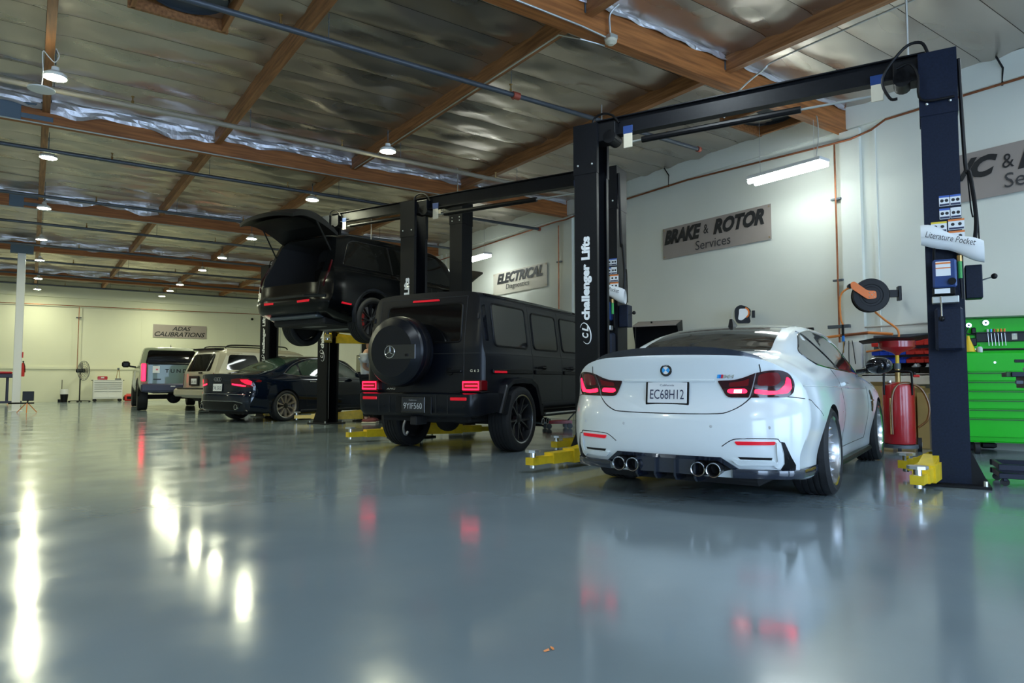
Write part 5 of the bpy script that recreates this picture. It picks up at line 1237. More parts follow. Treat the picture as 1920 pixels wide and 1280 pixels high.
banner('cream banner with dark lettering hanging between far lift columns', sx, b.y, a.y, 3.14, 3.72, 'sign_cream',
       [('ELECTRICAL', -.02, .12, 1.98, .27, .05, .32, 'sign_ink'), ('Diagnostics', .05, -.13, 1.0, .17, 0, .05, 'sign_ink_soft')])
t = thing('banner', 'taupe banner with two bold lines on the back wall', 'banner', (5.56, BY-.03, 3.12))
ob('cloth', MB().box((0, 0, 0), (2.22, .012, .58)), 'sign_taupe', t)
text('ADAS', 'sign_ink', t, frame((.05, -.012, .13), (1,0,0), (0,0,1)), w=.78, h=.19, bold=.018, shear=.32, ext=.002)
text('CALIBRATIONS', 'sign_ink', t, frame((0, -.012, -.13), (1,0,0), (0,0,1)), w=2.1, h=.21, bold=.018, shear=.32, ext=.002)

# ------------------------------------------------------------------ hose reel on the pilaster
rp = Vector((9.62, 4.93, 2.07)); rz = math.atan2(-.62, -.78)      # local +x faces the room
t = thing('hose_reel', 'black hose reel with orange arm on the right wall', 'hose reel', rp, rz)
ob('drum_side', MB().lathe([(.0, .030), (.115, .030), (.12, .022), (.150, .022), (.155, .032), (.228, .032), (.236, .024), (.236, -.0), (.20, -.004), (0, -.004)], axis=(1,0,0), n=44), 'black_satin', t)
ob('drum_core', MB().lathe([(.12, -.004), (.12, -.12), (.0, -.12)], axis=(1,0,0), n=32), 'hose_orange', t)
ob('drum_back', MB().lathe([(.0, -.12), (.232, -.12), (.232, -.135), (0, -.135)], axis=(1,0,0), n=44), 'black_satin', t)
arm = rounded([(-.055, -.06), (.06, -.05), (.055, .055), (-.05, .06), (-.22, .20), (-.265, .18), (-.26, .10)], .03, 3)
ob('guide_arm', MB().prism([(-p[0], p[1]) for p in arm][::-1], (1,0,0), .02, (.048, 0, 0), (0,-1,0), (0,0,1)), 'orange', t)
for y, z in ((.0, .0), (.03, .03), (-.03, .03), (.03, -.03), (-.03, -.03)): ob('rivet', MB().sphere((.070, y, z), .008, 8, 5), 'galv', t)
ob('hose_guide', MB().cyl((.03, -.26, .14), (-.06, -.26, .14), .035, 12), 'black_plastic', t)
bx('wall_arm', (-.05, .26, .02), (.05, .20, .10), 'black_satin', t)
bx('wall_bracket', (-.06, .37, .02), (.12, .04, .20), 'black_satin', t)
bx('wall_stub', (-.17, .37, .02), (.16, .05, .06), 'black_satin', t)
M_ = Matrix.Translation(rp) @ Matrix.Rotation(rz, 4, 'Z')
h0 = M_ @ Vector((0, -.27, .12))
h0 = Vector(h0); t = thing('air_hose', 'orange air hose hanging from the reel with a black and blue coupler', 'hose', h0+Vector((-.02, .10, -.52)))
ob('hose', MB().tube(sm([(.02, -.10, .52), (.0, .02, .42), (.0, .03, .12), (0, 0, 0)]), .013, 8), 'hose_orange', t)
ob('grip', MB().tube([(0,0,0), (0,0,-.16)], .017, 8), 'black_plastic', t); ob('sleeve', MB().tube([(0,0,-.16), (0,0,-.24)], .019, 8), 'badge_blue', t); ob('nozzle', MB().tube([(0,0,-.24), (0,0,-.40)], .007, 6), 'brass', t)
h1 = M_ @ Vector((-.06, .06, -.23))
pipe('supply_hose', sm([h1, h1+Vector((.02, -.12, -.12)), h1+Vector((.05, -.27, -.26)), h1+Vector((.05, -.28, -.40)), h1+Vector((.06, -.22, -.50)), h1+Vector((.12, .2, -.55))]), .014, 'hose_orange', 'orange supply hose curving below the reel', 'hose', 8)
t = thing('air_manifold', 'copper manifold with orange hose stubs on the pilaster', 'manifold', (9.95, 5.55, 1.55))
ob('tee', MB().tube([(0, .02, 0), (0, -.40, .02)], .022, 8), 'copper', t); ob('hose_stub', MB().tube([(0, .35, -.02), (0, .02, 0)], .02, 8), 'hose_orange', t)
ob('hose_stub', MB().tube([(0, -.40, .02), (-.02, -.75, -.02)], .02, 8), 'hose_orange', t); bx('clamp', (.02, .05, .14), (.05, .34, .05), 'steel_grey', t)
pipe('rail_conduit', [(WX-.05, 5.3, 1.66), (WX-.05, 2.0, 1.66)], .014, 'galv', 'thin grey rail along the right wall above the parts bins', 'conduit', 8)
# retractable cord reel
t = thing('cord_reel', 'white cord reel with orange trim above the coupe roof', 'cord reel', (9.80, 7.18, 1.99), rz)
cs = rounded([(-.13, -.15), (.09, -.15), (.13, -.06), (.13, .10), (.05, .16), (-.06, .13), (-.14, .06), (-.10, -.03)], .05, 4)
ob('case', MB().prism(cs, (1,0,0), .12, (-.06, 0, 0), (0,-1,0), (0,0,1)), 'black_satin', t)
ob('cover', MB().prism(rounded([(-.09, -.02), (.02, -.11), (.08, -.09), (.06, .02), (.06, .09), (-.08, .09)], .03, 3), (1,0,0), .02, (.06, 0, 0), (0,-1,0), (0,0,1)), 'white_plastic', t)
ob('trim', MB().tube([(.075, .02+.075*math.cos(a), .02+.085*math.sin(a)) for a in np.linspace(-1.1, 1.3, 12)], .014, 6), 'orange', t)
bx('bracket', (0, .17, .0), (.05, .05, .12), 'black_satin', t); bx('wall_stub', (-.17, .10, 0), (.42, .05, .05), 'black_satin', t)
ob('cord', MB().tube(spline([(.0, -.13, .10), (0, -.17, .02), (0, -.17, -.15), (0, -.15, -.3)], 4), .006, 6), 'white_plastic', t)

# ------------------------------------------------------------------ parts bins, bench and boxes on the right wall
def bin_mesh(w, d, h):
    tk = .006; mb = MB()
    o = [(-w/2, -d/2), (w/2, -d/2), (w/2, d/2), (-w/2, d/2)]; i_ = [(-w/2+tk, -d/2+tk), (w/2-tk, -d/2+tk), (w/2-tk, d/2-tk), (-w/2+tk, d/2-tk)]
    zt = [h*.55, h*.55, h, h]
    vs = [(x, y, 0) for x, y in o] + [(o[k][0]*1.06, o[k][1]*1.04, zt[k]) for k in range(4)] + [(i_[k][0]*1.06, i_[k][1]*1.04, zt[k]) for k in range(4)] + [(x, y, tk) for x, y in i_]
    fs = [(3,2,1,0)] + [(k, (k+1) % 4, 4+(k+1) % 4, 4+k) for k in range(4)] + [(4+k, 4+(k+1) % 4, 8+(k+1) % 4, 8+k) for k in range(4)] + [(8+k, 8+(k+1) % 4, 12+(k+1) % 4, 12+k) for k in range(4)] + [(12,13,14,15)]
    me = mb.add(vs, fs).mesh('parts_bin', 20); return me
BM = {}
colname = {'bin_red': 'red', 'bin_blue': 'blue', 'black_plastic': 'black'}
bx_rows = [(1.40, ['bin_red']*2 + [None] + ['bin_red']*4 + ['bin_blue']*4, .115), (1.275, ['bin_blue']*4 + ['bin_red']*3 + ['bin_blue']*4, .115), (1.16, ['bin_blue']*4 + ['bin_red']*3 + ['bin_blue']*4, .115)]
ya = at_x(1634, 660, 9.88).y
rk = thing('bin_rack', 'dark louvred rack holding the red and blue parts bins', 'rack', (WX-.02, ya-.62, 1.30))
bx('panel', (-.01, 0, 0), (.02, 1.36, .46), 'steel_grey', rk)
for z in (-.14, -.02, .10): bx('louvre', (-.03, 0, z+.05), (.02, 1.34, .02), 'steel_grey', rk)
ORD = ['first', 'second', 'third', 'fourth', 'fifth', 'sixth', 'seventh', 'eighth', 'ninth', 'tenth', 'eleventh']
rown = ['top', 'middle', 'bottom']
for r_, (z, cols, w) in enumerate(bx_rows):
    for k, m_ in enumerate(cols):
        if not m_: continue
        if m_ not in BM: BM[m_] = bin_mesh(.108, .15, .085); BM[m_].materials.append(MATS[m_])
        o = link('parts_bin', BM[m_], None, None, (WX-.148, ya-.06-k*.118, z-.04), (0, 0, -PI/2))
        tag(o, '%s %s plastic bin counting from the pilaster in the %s row' % (ORD[k], colname[m_], rown[r_]), 'bin', 'small parts bins on the wall rack')
bb = bin_mesh(.17, .22, .13); bb.materials.append(MATS['black_plastic'])
for k in range(7):
    o = link('parts_bin', bb, None, None, (WX-.17, ya-.02-k*.185, .985), (0, 0, -PI/2))
    tag(o, '%s large black bin counting from the pilaster on the shelf' % ORD[k], 'bin', 'large black bins on the shelf')
for k in range(4):
    def bag(u, v, k=k):
        a = 2*PI*u; b = PI*(v-.5); r = .05*(1+.25*math.sin(5*a+k)+.2*math.sin(7*b+2*k))
        return (r*math.cos(b)*math.cos(a), r*1.1*math.cos(b)*math.sin(a), .8*r*math.sin(b))
    tag(ob('plastic_bag', MB().grid(bag, 14, 10), 'plate_silver', None, 0, (WX-.20, ya-.60-k*.17, 1.06)), '%s crumpled clear parts bag counting from the pilaster, in the black bins' % ORD[k], 'bag', 'bags in the black bins')
sh = thing('shelf', 'white wall shelf under the black parts bins', 'shelf', (WX-.16, ya-.65, .955))
bx('board', (0, 0, 0), (.30, 1.5, .03), 'white_plastic', sh); bx('fascia', (-.14, 0, -.06), (.02, 1.5, .14), 'white_plastic', sh)
for k, (px_, w, d_, h, lab) in enumerate([(0, .50, .36, .80, 'tall cardboard carton standing behind the red drain tank'), (1, .34, .34, .72, 'cardboard carton beside the lift column')]):
    y = ya-.50-.46*k; t = thing('cardboard_box', lab, 'box', (9.62, y, 0))
    bx('carton', (0, 0, h/2), (d_, w, h), 'cardboard', t, .004); bx('tape', (-d_/2-.001, 0, h/2), (.002, .05, h*.98), 'interior_tan', t, 0)
    ob('flap', MB().add([(-d_/2, -w/2, h), (-d_/2, w/2, h), (-d_/2-.10, w/2+.01, h+.06), (-d_/2-.10, -w/2-.01, h+.06)], [(0,1,2,3)]), 'cardboard', t, 0)
# wall box with test leads, black framed panel
t = thing('wall_box', 'white electrical box on the pilaster with hanging black leads', 'electrical box', (WX-.10, 5.45, 1.22))
bx('cover', (0, 0, 0), (.06, .36, .46), 'white_plastic', t)
for k in (-.05, .0, .06): ob('lead', MB().tube(spline([(-.04, k, .25), (-.05, k*1.6, .05), (-.05, k*1.9, -.10)], 4), .006, 5), 'black_plastic', t)
ob('lead_clip', MB().sphere((-.05, .0, -.14), .025, 8, 6), 'black_plastic', t)
t = thing('pliers', 'pliers with red grip hanging on the wall beside pilaster', 'pliers', (WX-.05, 5.95, 1.25))
ob('jaw', MB().tube([(0,0,.12), (0,.01,.02)], .012, 6), 'tool_steel', t)
for s in (-1, 1): ob('grip', MB().tube([(0, .01, .02), (0, s*.045, -.16)], .013, 6), 'caliper_red', t)
t = thing('wall_frame', 'black framed white panel on the wall behind the coupe windows', 'panel', (WX-.04, 6.42, 1.38))
bx('board', (0, 0, 0), (.02, .62, .50), 'white_plastic', t)
for c, d_ in (((-.02, 0, .28), (.04, .72, .10)), ((-.02, -.34, 0), (.04, .05, .62)), ((-.02, .34, 0), (.04, .05, .62)), ((-.02, 0, -.28), (.04, .72, .05))): bx('frame_bar', c, d_, 'black_satin', t)
# black workstation with its lid up, beyond the coupe
p0 = at_x(1225, 640, 9.35)
t = thing('diagnostic_cabinet', 'black cabinet with propped open lid behind the white coupe', 'cabinet', (9.35, p0.y, 0), R(24))
bx('body', (0.2, 0, .62), (.60, .80, 1.16), 'black_satin', t, .01)
for z in (.25, .55, .85): bx('drawer', (-.105, 0, z), (.02, .74, .26), 'black_gloss', t, .005)
for sx_ in (-.05, .45):
    for sy_ in (-.34, .34): ob('caster', MB().cyl((sx_, sy_-.02, .04), (sx_, sy_+.02, .04), .04, 12), 'rubber', t)
def lidq(a, b, c, d_, tk=.02): n = (Vector(b)-Vector(a)).cross(Vector(d_)-Vector(a)).normalized()*tk; q = [Vector(p) for p in (a, b, c, d_)]; return MB().add(q+[p+n for p in q], [(0,1,2,3), (7,6,5,4), (0,4,5,1), (1,5,6,2), (2,6,7,3), (3,7,4,0)])
ob('lid_back', lidq((.48, .42, 1.20), (.48, -.42, 1.20), (.36, -.42, 2.0), (.36, .42, 2.0)), 'black_satin', t, 0)
ob('lid_top', lidq((.36, .42, 2.0), (.36, -.42, 2.0), (.05, -.42, 1.90), (.05, .42, 1.90)), 'sign_taupe', t, 0)
for s in (-1, 1): ob('lid_side', lidq((.48, s*.42, 1.20), (.36, s*.42, 2.0), (.05, s*.42, 1.90), (.30, s*.42, 1.20), .015), 'black_satin', t, 0)
ob('lid_strut', MB().tube([(.06, .36, 1.88), (-.02, .34, 1.20)], .010, 6), 'black_satin', t)
ob('lid_latch', MB().box((.20, .10, 1.965), (.03, .03, .03), .004), 'black_plastic', t)

# ------------------------------------------------------------------ red waste oil drain
dp = at_z(1688, 846)
t = thing('oil_drain', 'red waste oil drain tank with black splash tray on its bowl', 'oil drain', (dp.x, dp.y, 0), R(24))
ob('tank', MB().lathe([(0, .09), (.15, .09), (.172, .10), (.178, .12), (.178, .79), (.172, .82), (.10, .855), (0, .86)], n=36), 'drain_red', t)
ob('frame_ring', MB().lathe([(.165, .05), (.20, .05), (.20, .09), (.165, .09)], n=28, closed=True), 'steel_grey', t)
for s in (-1, 1):
    w_ = ob('cart_wheel', MB().cyl((.12, s*.19, .085), (.12, s*.235, .085), .085, 22), 'rubber', t)
    ob('wheel_hub', MB().cyl((.12, s*.188, .085), (.12, s*.238, .085), .03, 12), 'galv', w_)
ob('front_caster', MB().cyl((-.17, -.02, .035), (-.17, .02, .035), .035, 14), 'rubber', t)
ob('lift_tube', MB().cyl((0, 0, .85), (0, 0, 1.04), .030, 14), 'brass', t); ob('inner_tube', MB().cyl((0, 0, 1.04), (0, 0, 1.24), .022, 14), 'yellow_plastic', t); ob('tube_collar', MB().cyl((0, 0, 1.02), (0, 0, 1.09), .038, 14), 'steel_grey', t)
ob('bowl', MB().lathe([(.02, 1.19), (.05, 1.22), (.19, 1.27), (.205, 1.29), (.205, 1.37), (.195, 1.37), (.19, 1.30), (.04, 1.24)], n=36), 'drain_red', t)
def tray(u, v):
    x = -.34+.68*u; y = -.40+.80*v; e = max(abs(2*u-1), abs(2*v-1))
    return (x, y, 1.375 + .025*max(0, e-.6)/.4 + .05*max(0, (-y-.15))/.25*.8 - .035*max(0, y-.22)/.18)
tv = [tray(i/14, j/16) for i in range(15) for j in range(17)]; tb_ = [(p[0], p[1], p[2]-.012) for p in tv]; n_ = len(tv)
f1 = [(i*17+j, (i+1)*17+j, (i+1)*17+j+1, i*17+j+1) for i in range(14) for j in range(16)]
fe = [(j, j+1, j+1+n_, j+n_) for j in range(16)] + [(14*17+j, 14*17+j+1, 14*17+j+1+n_, 14*17+j+n_) for j in range(16)] + [(i*17, (i+1)*17, (i+1)*17+n_, i*17+n_) for i in range(14)] + [(i*17+16, (i+1)*17+16, (i+1)*17+16+n_, i*17+16+n_) for i in range(14)]
ob('splash_tray', MB().add(tv+tb_, f1+[tuple(q+n_ for q in f[::-1]) for f in f1]+fe), 'black_plastic', t)
ob('push_handle', MB().tube(spline([(-.10, .15, .70), (-.12, .15, .93), (-.13, .13, .985), (-.13, 0, .99), (-.13, -.13, .985), (-.12, -.15, .93), (-.10, -.15, .70)], 4), .013, 8), 'black_satin', t)
ob('drain_hose', MB().tube(spline([(-.185, .07, .22), (-.19, .07, .62), (-.17, .02, .80), (-.10, -.10, .84), (-.05, -.24, .78), (-.02, -.32, .58), (-.02, -.30, .40), (-.02, -.20, .30)], 6), .014, 8), 'hose_amber', t)
ob('sight_tube', MB().tube([(-.185, .085, .22), (-.185, .085, .66)], .010, 6), 'brass', t)
ob('valve', MB().box((-.08, -.20, .93), (.05, .07, .03), .006), 'caliper_red', t); ob('valve_tap', MB().cyl((-.08, -.18, .94), (-.08, -.18, .98), .014, 8), 'black_plastic', t)
ob('filler_cap', MB().cyl((-.06, .09, .85), (-.06, .09, .875), .025, 12), 'galv', t)

# ------------------------------------------------------------------ green tool chest
la = R(-30); RGT = Vector((-math.sin(la), -math.cos(la), 0)); 
t = thing('tool_chest', 'bright green roller tool chest with its lid open', 'tool chest', (9.24, 3.63, 0), math.atan2(RGT.x*1.0, -RGT.y) + PI)
# local frame: x to the back, y to the viewer's left
t.rotation_euler = (0, 0, math.atan2(RGT.x, -RGT.y)); 
cw, cd = 1.50, .50
bx('carcass', (cd/2, -cw/2, .68), (cd, cw, 1.06), 'tool_green', t, .008)
for (z0, z1) in ((.865, .975), (.755, .865), (.645, .755), (.535, .645), (.425, .535), (.20, .425)):
    dw = bx('drawer', (-.008, -cw/2, (z0+z1)/2), (.022, cw-.03, z1-z0-.014), 'tool_green', t, .004)
    bx('drawer_pull', (-.022, -cw/2, z1-.012), (.018, cw-.05, .012), 'tool_green_dark', dw, .002)
bx('front_panel', (-.006, -cw/2, 1.095), (.014, cw-.01, .22), 'tool_green', t, .003)
ob('lock', MB().lathe([(0, .006), (.014, .005), (.016, 0)], (-.014, -.30, 1.09), (-1,0,0), 14), 'chrome', t)
bx('name_badge', (-.016, -.62, 1.105), (.006, .26, .035), 'black_satin', t)
bx('base_skirt', (cd/2, -cw/2, .165), (cd-.02, cw-.01, .05), 'tool_green', t, .004)
for x in (.06, cd-.06):
    for y in (-.10, -cw+.10): ob('caster', MB().cyl((x, y-.025, .065), (x, y+.025, .065), .065, 18), 'rubber', t)
ld = ob('lid', MB().box((cd+.02, -cw/2, 1.44), (.03, cw, .46), .005), 'tool_green', t)
bx('lid_rim', (cd-.03, -cw/2, 1.665), (.10, cw, .02), 'tool_green_dark', ld, .003); bx('lid_rim', (cd-.03, -.01, 1.44), (.10, .02, .46), 'tool_green', ld, .003)
bx('tool_rail', (cd-.01, -cw/2-.05, 1.42), (.03, cw-.30, .12), 'black_satin', t, .004)
bx('rail_lip', (cd-.035, -cw/2-.05, 1.475), (.05, cw-.30, .015), 'black_satin', t, .002)
for k in range(6):
    y = -.32-.035*k; q = ob('screwdriver', MB().tube([(cd-.05, y, 1.48), (cd-.05, y-.01, 1.31)], .004, 6), 'tool_steel', None)
    q.parent = None; q.matrix_world = t.matrix_basis.copy()
    tag(q, '%s screwdriver from the left standing in the green chest tool rail' % ['first', 'second', 'third', 'fourth', 'fifth', 'sixth'][k], 'screwdriver', 'screwdrivers in the green chest')
    hd = ob('handle', MB().cyl((cd-.05, y, 1.48), (cd-.05, y, 1.52), .011, 8), ['plate_silver', 'badge_lightblue', 'bin_red', 'yellow_plastic', 'orange', 'orange'][k], q)
def on_chest(name, label, cat, parts):
    e = thing(name, label, cat, (0,0,0)); e.matrix_world = t.matrix_basis.copy()
    for n_, mb_, m_ in parts: ob(n_, mb_, m_, e)
on_chest('magnet_dish', 'round steel magnetic dish at upper left inside green lid', 'magnet', [('dish', MB().lathe([(0, .02), (.03, .02), (.034, .0), (0, 0)], (cd, -.13, 1.575), (-1,0,0), 18), 'chrome'), ('hub', MB().lathe([(0, .026), (.012, .024), (.014, .018)], (cd, -.13, 1.575), (-1,0,0), 12), 'steel_grey')])
on_chest('magnet_dish', 'round steel magnetic dish in the middle of green lid', 'magnet', [('dish', MB().lathe([(0, .02), (.034, .02), (.038, .0), (0, 0)], (cd, -.31, 1.60), (-1,0,0), 18), 'chrome'), ('hub', MB().lathe([(0, .026), (.012, .024), (.014, .018)], (cd, -.31, 1.60), (-1,0,0), 12), 'steel_grey')])
on_chest('work_light', 'black hinged work light hanging at left inside green lid', 'work light', [('head', MB().box((cd-.06, -.17, 1.50), (.05, .05, .08), .01), 'black_satin'), ('arm', MB().tube([(cd-.05, -.12, 1.55), (cd-.05, -.09, 1.47), (cd-.06, -.19, 1.45)], .010, 6), 'black_satin'), ('base', MB().box((cd-.03, -.16, 1.36), (.05, .09, .10), .01), 'black_satin')])
on_chest('paper_note', 'pale yellow note stuck on the black tool rail', 'note', [('sheet', MB().box((cd-.027, -.60, 1.42), (.003, .055, .075)), 'sign_cream'), ('tape', MB().box((cd-.030, -.60, 1.45), (.002, .02, .012)), 'plate_white')])
on_chest('torque_wrench', 'long black torque wrench lying across the top of the green chest', 'wrench', [('shaft', MB().tube([(.15, -.18, 1.25), (.15, -.85, 1.25)], .013, 8), 'black_satin'), ('head', MB().box((.15, -.16, 1.245), (.06, .07, .04), .01), 'tool_steel'), ('grip', MB().tube([(.15, -.70, 1.25), (.15, -.92, 1.25)], .019, 8), 'black_plastic')])
on_chest('yellow_funnel', 'yellow plastic funnel on the left end of green chest', 'funnel', [('cone', MB().lathe([(.07, 1.225), (.055, 1.28), (.030, 1.35), (.020, 1.38)], (.10, -.06, 0), n=20), 'yellow_plastic'), ('spout', MB().lathe([(.020, 1.38), (.014, 1.42)], (.10, -.06, 0), n=14), 'yellow_plastic')])
on_chest('spray_can', 'small spray can standing at the left end of green chest', 'can', [('can', MB().lathe([(0, 1.215), (.03, 1.215), (.03, 1.27), (.018, 1.285), (0, 1.285)], (.08, -.17, 0), n=16), 'plate_silver'), ('cap', MB().cyl((.08, -.17, 1.285), (.08, -.17, 1.31), .016, 12), 'tool_green')])
bd = thing('floor_tray', 'black plastic tray with green label under the green chest', 'tray', (at_z(1895, 841).x, at_z(1895, 841).y, 0), R(30))
bx('tray_body', (0, 0, .05), (.40, .70, .08), 'black_plastic', bd, .02); bx('tray_label', (-.10, .15, .095), (.16, .25, .01), 'tool_green_dark', bd)
# navy service cart cut by the frame
cp_ = at_z(1880, 911)
t = thing('service_cart', 'dark blue steel service cart cut by the right edge of the picture', 'cart', (cp_.x, cp_.y, 0), R(-62))
# local x runs to the viewer's right
def cbx(n_, c, d_, m_='cart_navy'): return bx(n_, c, d_, m_, t, .004)
for y in (0, .42): cbx('lower_rail', (.45, y, .155), (.95, .03, .05)); cbx('base_rail', (.45, y, .085), (.95, .03, .045))
for x in (0.0, .92): cbx('cross_rail', (x, .21, .155), (.03, .44, .05)); cbx('cross_rail', (x, .21, .085), (.03, .44, .045))
for x in (.02, .90):
    for y in (.02, .40):
        ob('caster', MB().cyl((x, y-.014, .032), (x, y+.014, .032), .032, 16), 'rubber', t); cbx('caster_fork', (x, y, .055), (.03, .04, .03))
cbx('post', (.80, .21, .50), (.06, .06, .72)); cbx('tray_rim', (.42, .21, .925), (.66, .46, .04)); cbx('tray_box', (.47, .21, .86), (.56, .42, .10))
bx('latch', (.08, .02, .925), (.05, .03, .045), 'tool_green_dark', t); bx('side_clip', (.14, -.01, .86), (.05, .04, .03), 'steel_grey', t)
def rag(u, v):
    a = 2*PI*u; b = PI*(v-.5); r = 1+.22*math.sin(3*a+2*b)+.15*math.sin(7*a-4*b); return (.17*r*math.cos(b)*math.cos(a), .10*r*math.cos(b)*math.sin(a), max(0.0, .035+(.05+.05*math.exp(-30*(.17*math.cos(b)*math.cos(a)-.06)**2))*r*math.sin(b)))
o = tag(ob('shop_rag', MB().grid(rag, 20, 10), 'cloth_grey', None, 50), 'crumpled grey shop rag on the dark blue cart', 'rag')
o.matrix_world = t.matrix_basis @ Matrix.Translation((.42, .20, .947))

for k, (px_, py_, lab) in enumerate([(1024, 1221, 'small orange scrap on the floor in front of the coupe'), (1036, 1217, 'tiny orange sliver beside the orange scrap on the floor')]):
    p_ = at_z(px_, py_); tag(ob('floor_scrap', MB().add([(-.008, -.004, 0), (.01, -.006, .001), (.014, .004, .004), (0, .006, .002), (-.01, .003, .001)], [(0,1,2,3,4)]), 'hose_orange', None, 0, (p_.x, p_.y, .002), (0, 0, k*1.2)), lab, 'debris')
# ------------------------------------------------------------------ things along the back wall
fx = at_z(140, 753.5); FYY = 33.7
t = thing('pedestal_fan', 'black pedestal fan standing against the back wall', 'fan', (1.72, FYY, 0), R(55))
ob('base', MB().lathe([(0, .05), (.05, .05), (.06, .02), (.0, .02)], n=20), 'black_satin', t)
for k in range(4):
    a = k*PI/2+.4; ob('foot', MB().tube([(0, 0, .05), (.36*math.cos(a), .36*math.sin(a), .045)], .018, 6), 'black_satin', t); ob('foot_pad', MB().sphere((.36*math.cos(a), .36*math.sin(a), .03), (.05, .05, .03), 8, 6), 'black_satin', t)
ob('pole', MB().tube([(0, 0, .05), (0, 0, 1.28)], .025, 10), 'black_satin', t)
ob('motor', MB().cyl((0, -.16, 1.30), (0, .14, 1.30), .085, 18), 'black_satin', t)
for rr in (.40, .34, .27, .19, .11): ob('cage_ring', MB().tube([(rr*math.cos(a), -.14-(.06*(1-rr/.4)), 1.30+rr*math.sin(a)) for a in np.linspace(0, 2*PI, 33)[:-1]], .006 if rr < .4 else .013, 5, True), 'steel_grey', t)
for k in range(16):
    a = 2*PI*k/16; ob('cage_wire', MB().tube([(.06*math.cos(a), -.20, 1.30+.06*math.sin(a)), (.40*math.cos(a), -.14, 1.30+.40*math.sin(a))], .004, 4), 'steel_grey', t)
for k in range(3):
    a0 = 2*PI*k/3
    def blade(u, v, a0=a0): a = a0+(v-.5)*(.5+.4*u); r = .07+.28*u; return (r*math.cos(a), -.10+.05*(v-.5), 1.30+r*math.sin(a))
    ob('blade', MB().grid(blade, 6, 4), 'alloy_bronze', t, 50)
t = thing('trash_can', 'black trash can with white liner beside the fan', 'trash can', (1.18, 33.6, 0))
ob('bin', MB().lathe([(0, 0), (.115, 0), (.15, .42), (.145, .42), (.11, .02), (0, .02)], n=20), 'black_plastic', t); ob('liner', MB().lathe([(.152, .33), (.158, .44), (.15, .54), (.135, .50)], n=20), 'white_plastic', t)
t = thing('broom', 'short black broom leaning upright in the trash can corner', 'broom', (1.10, 33.85, 0))
ob('stick', MB().tube([(0, 0, .05), (0, .05, .92)], .012, 6), 'black_plastic', t); bx('brush', (0, 0, .06), (.26, .06, .12), 'black_plastic', t)
t = thing('tool_cabinet', 'white rolling tool cabinet with rows of drawers by the back wall', 'tool cabinet', (2.72, 33.75, 0))
bx('carcass', (0, 0, .52), (1.08, .46, .80), 'white_plastic', t, .008)
for z in (.86, .76, .67, .585):
    d_ = bx('drawer', (0, -.235, z), (1.02, .02, .075 if z < .85 else .085), 'white_plastic', t, .003); bx('drawer_pull', (0, -.248, z+.038), (1.0, .012, .010), 'steel_grey', d_, 0)
for s in (-1, 1):
    for z in (.49, .30): d_ = bx('drawer', (s*.255, -.235, z), (.50, .02, .09 if z > .4 else .24), 'white_plastic', t, .003); bx('drawer_pull', (s*.255, -.248, z+(.045 if z > .4 else .12)), (.48, .012, .010), 'steel_grey', d_, 0)
    for y in (-.17, .17): ob('caster', MB().cyl((s*.46, y-.02, .065), (s*.46, y+.02, .065), .065, 16), 'rubber', t)
    bx('side_handle', (s*.575, 0, .90), (.05, .36, .03), 'black_satin', t)
t = thing('red_case', 'red tool case lying on the white tool cabinet', 'case', (2.52, 33.75, .92))
bx('shell', (0, 0, .075), (.36, .24, .15), 'drain_red', t, .02); bx('label', (0, -.122, .09), (.12, .004, .05), 'plate_silver', t, 0)
t = thing('bench_vise', 'small dark clamp tool standing on the white tool cabinet', 'clamp', (3.10, 33.75, .92))
bx('foot', (0, 0, .03), (.22, .14, .06), 'steel_grey', t)
for s in (-1, 1): ob('arm', MB().tube([(s*.07, 0, .05), (s*.03, 0, .36), (0, 0, .45)], .012, 6), 'brass', t)
bx('head', (0, 0, .47), (.08, .06, .08), 'steel_grey', t)
t = thing('jump_starter', 'red battery jump pack on the floor beside the white cabinet', 'jump pack', (3.52, 33.7, 0))
bx('body', (0, 0, .15), (.34, .20, .28), 'bin_red', t, .04); bx('panel', (0, -.105, .15), (.16, .01, .12), 'black_satin', t); bx('grip', (0, 0, .31), (.20, .05, .03), 'bin_red', t)
for s in (-1, 1): bx('clamp', (s*.19, -.02, .13), (.04, .10, .16), 'black_plastic', t)
t = thing('fire_extinguisher', 'red fire extinguisher hung on the white column', 'extinguisher', (-.165, 24.25, 1.0))
ob('cylinder', MB().lathe([(0, 0), (.035, 0), (.04, .02), (.04, .33), (.03, .38), (.02, .40), (0, .40)], n=16), 'bin_red', t); bx('valve', (0, 0, .43), (.04, .08, .04), 'black_plastic', t)
ob('hose', MB().tube(spline([(0, -.04, .42), (.04, -.08, .30), (.05, -.06, .12)], 4), .010, 6), 'black_plastic', t)
tag(bx('extinguisher_sign', (-.185, 24.22, 1.62), (.03, .10, .16), 'bin_red', None, .002), 'small red sign above the extinguisher on the white column', 'sign')
ap = at_z(12, 759)
t = thing('alignment_stand', 'dark stand with red topped bar at the far left edge', 'alignment stand', (ap.x, ap.y, 0))
bx('base_bar', (-.15, 0, .10), (1.2, .10, .08), 'navy_shop', t); ob('post', MB().tube([(0, 0, .06), (0, 0, 1.05)], .045, 10), 'navy_shop', t)
bx('top_bar', (-.20, 0, 1.06), (1.1, .20, .14), 'navy_shop', t, .02); ob('red_cover', MB().box((-.25, 0, 1.17), (.8, .22, .09), .04), 'drain_red', t); bx('red_end', (.30, 0, 1.22), (.07, .20, .28), 'bin_red', t, .01)
for x in (-.6, .1): ob('foot', MB().tube([(x, 0, .08), (x-.08, -.25, .02)], .014, 6), 'hose_orange', t)
ap = at_z(50, 774)
t = thing('target_stand', 'small black target panel on orange tripod beside the white column', 'target stand', (ap.x, ap.y, 0))
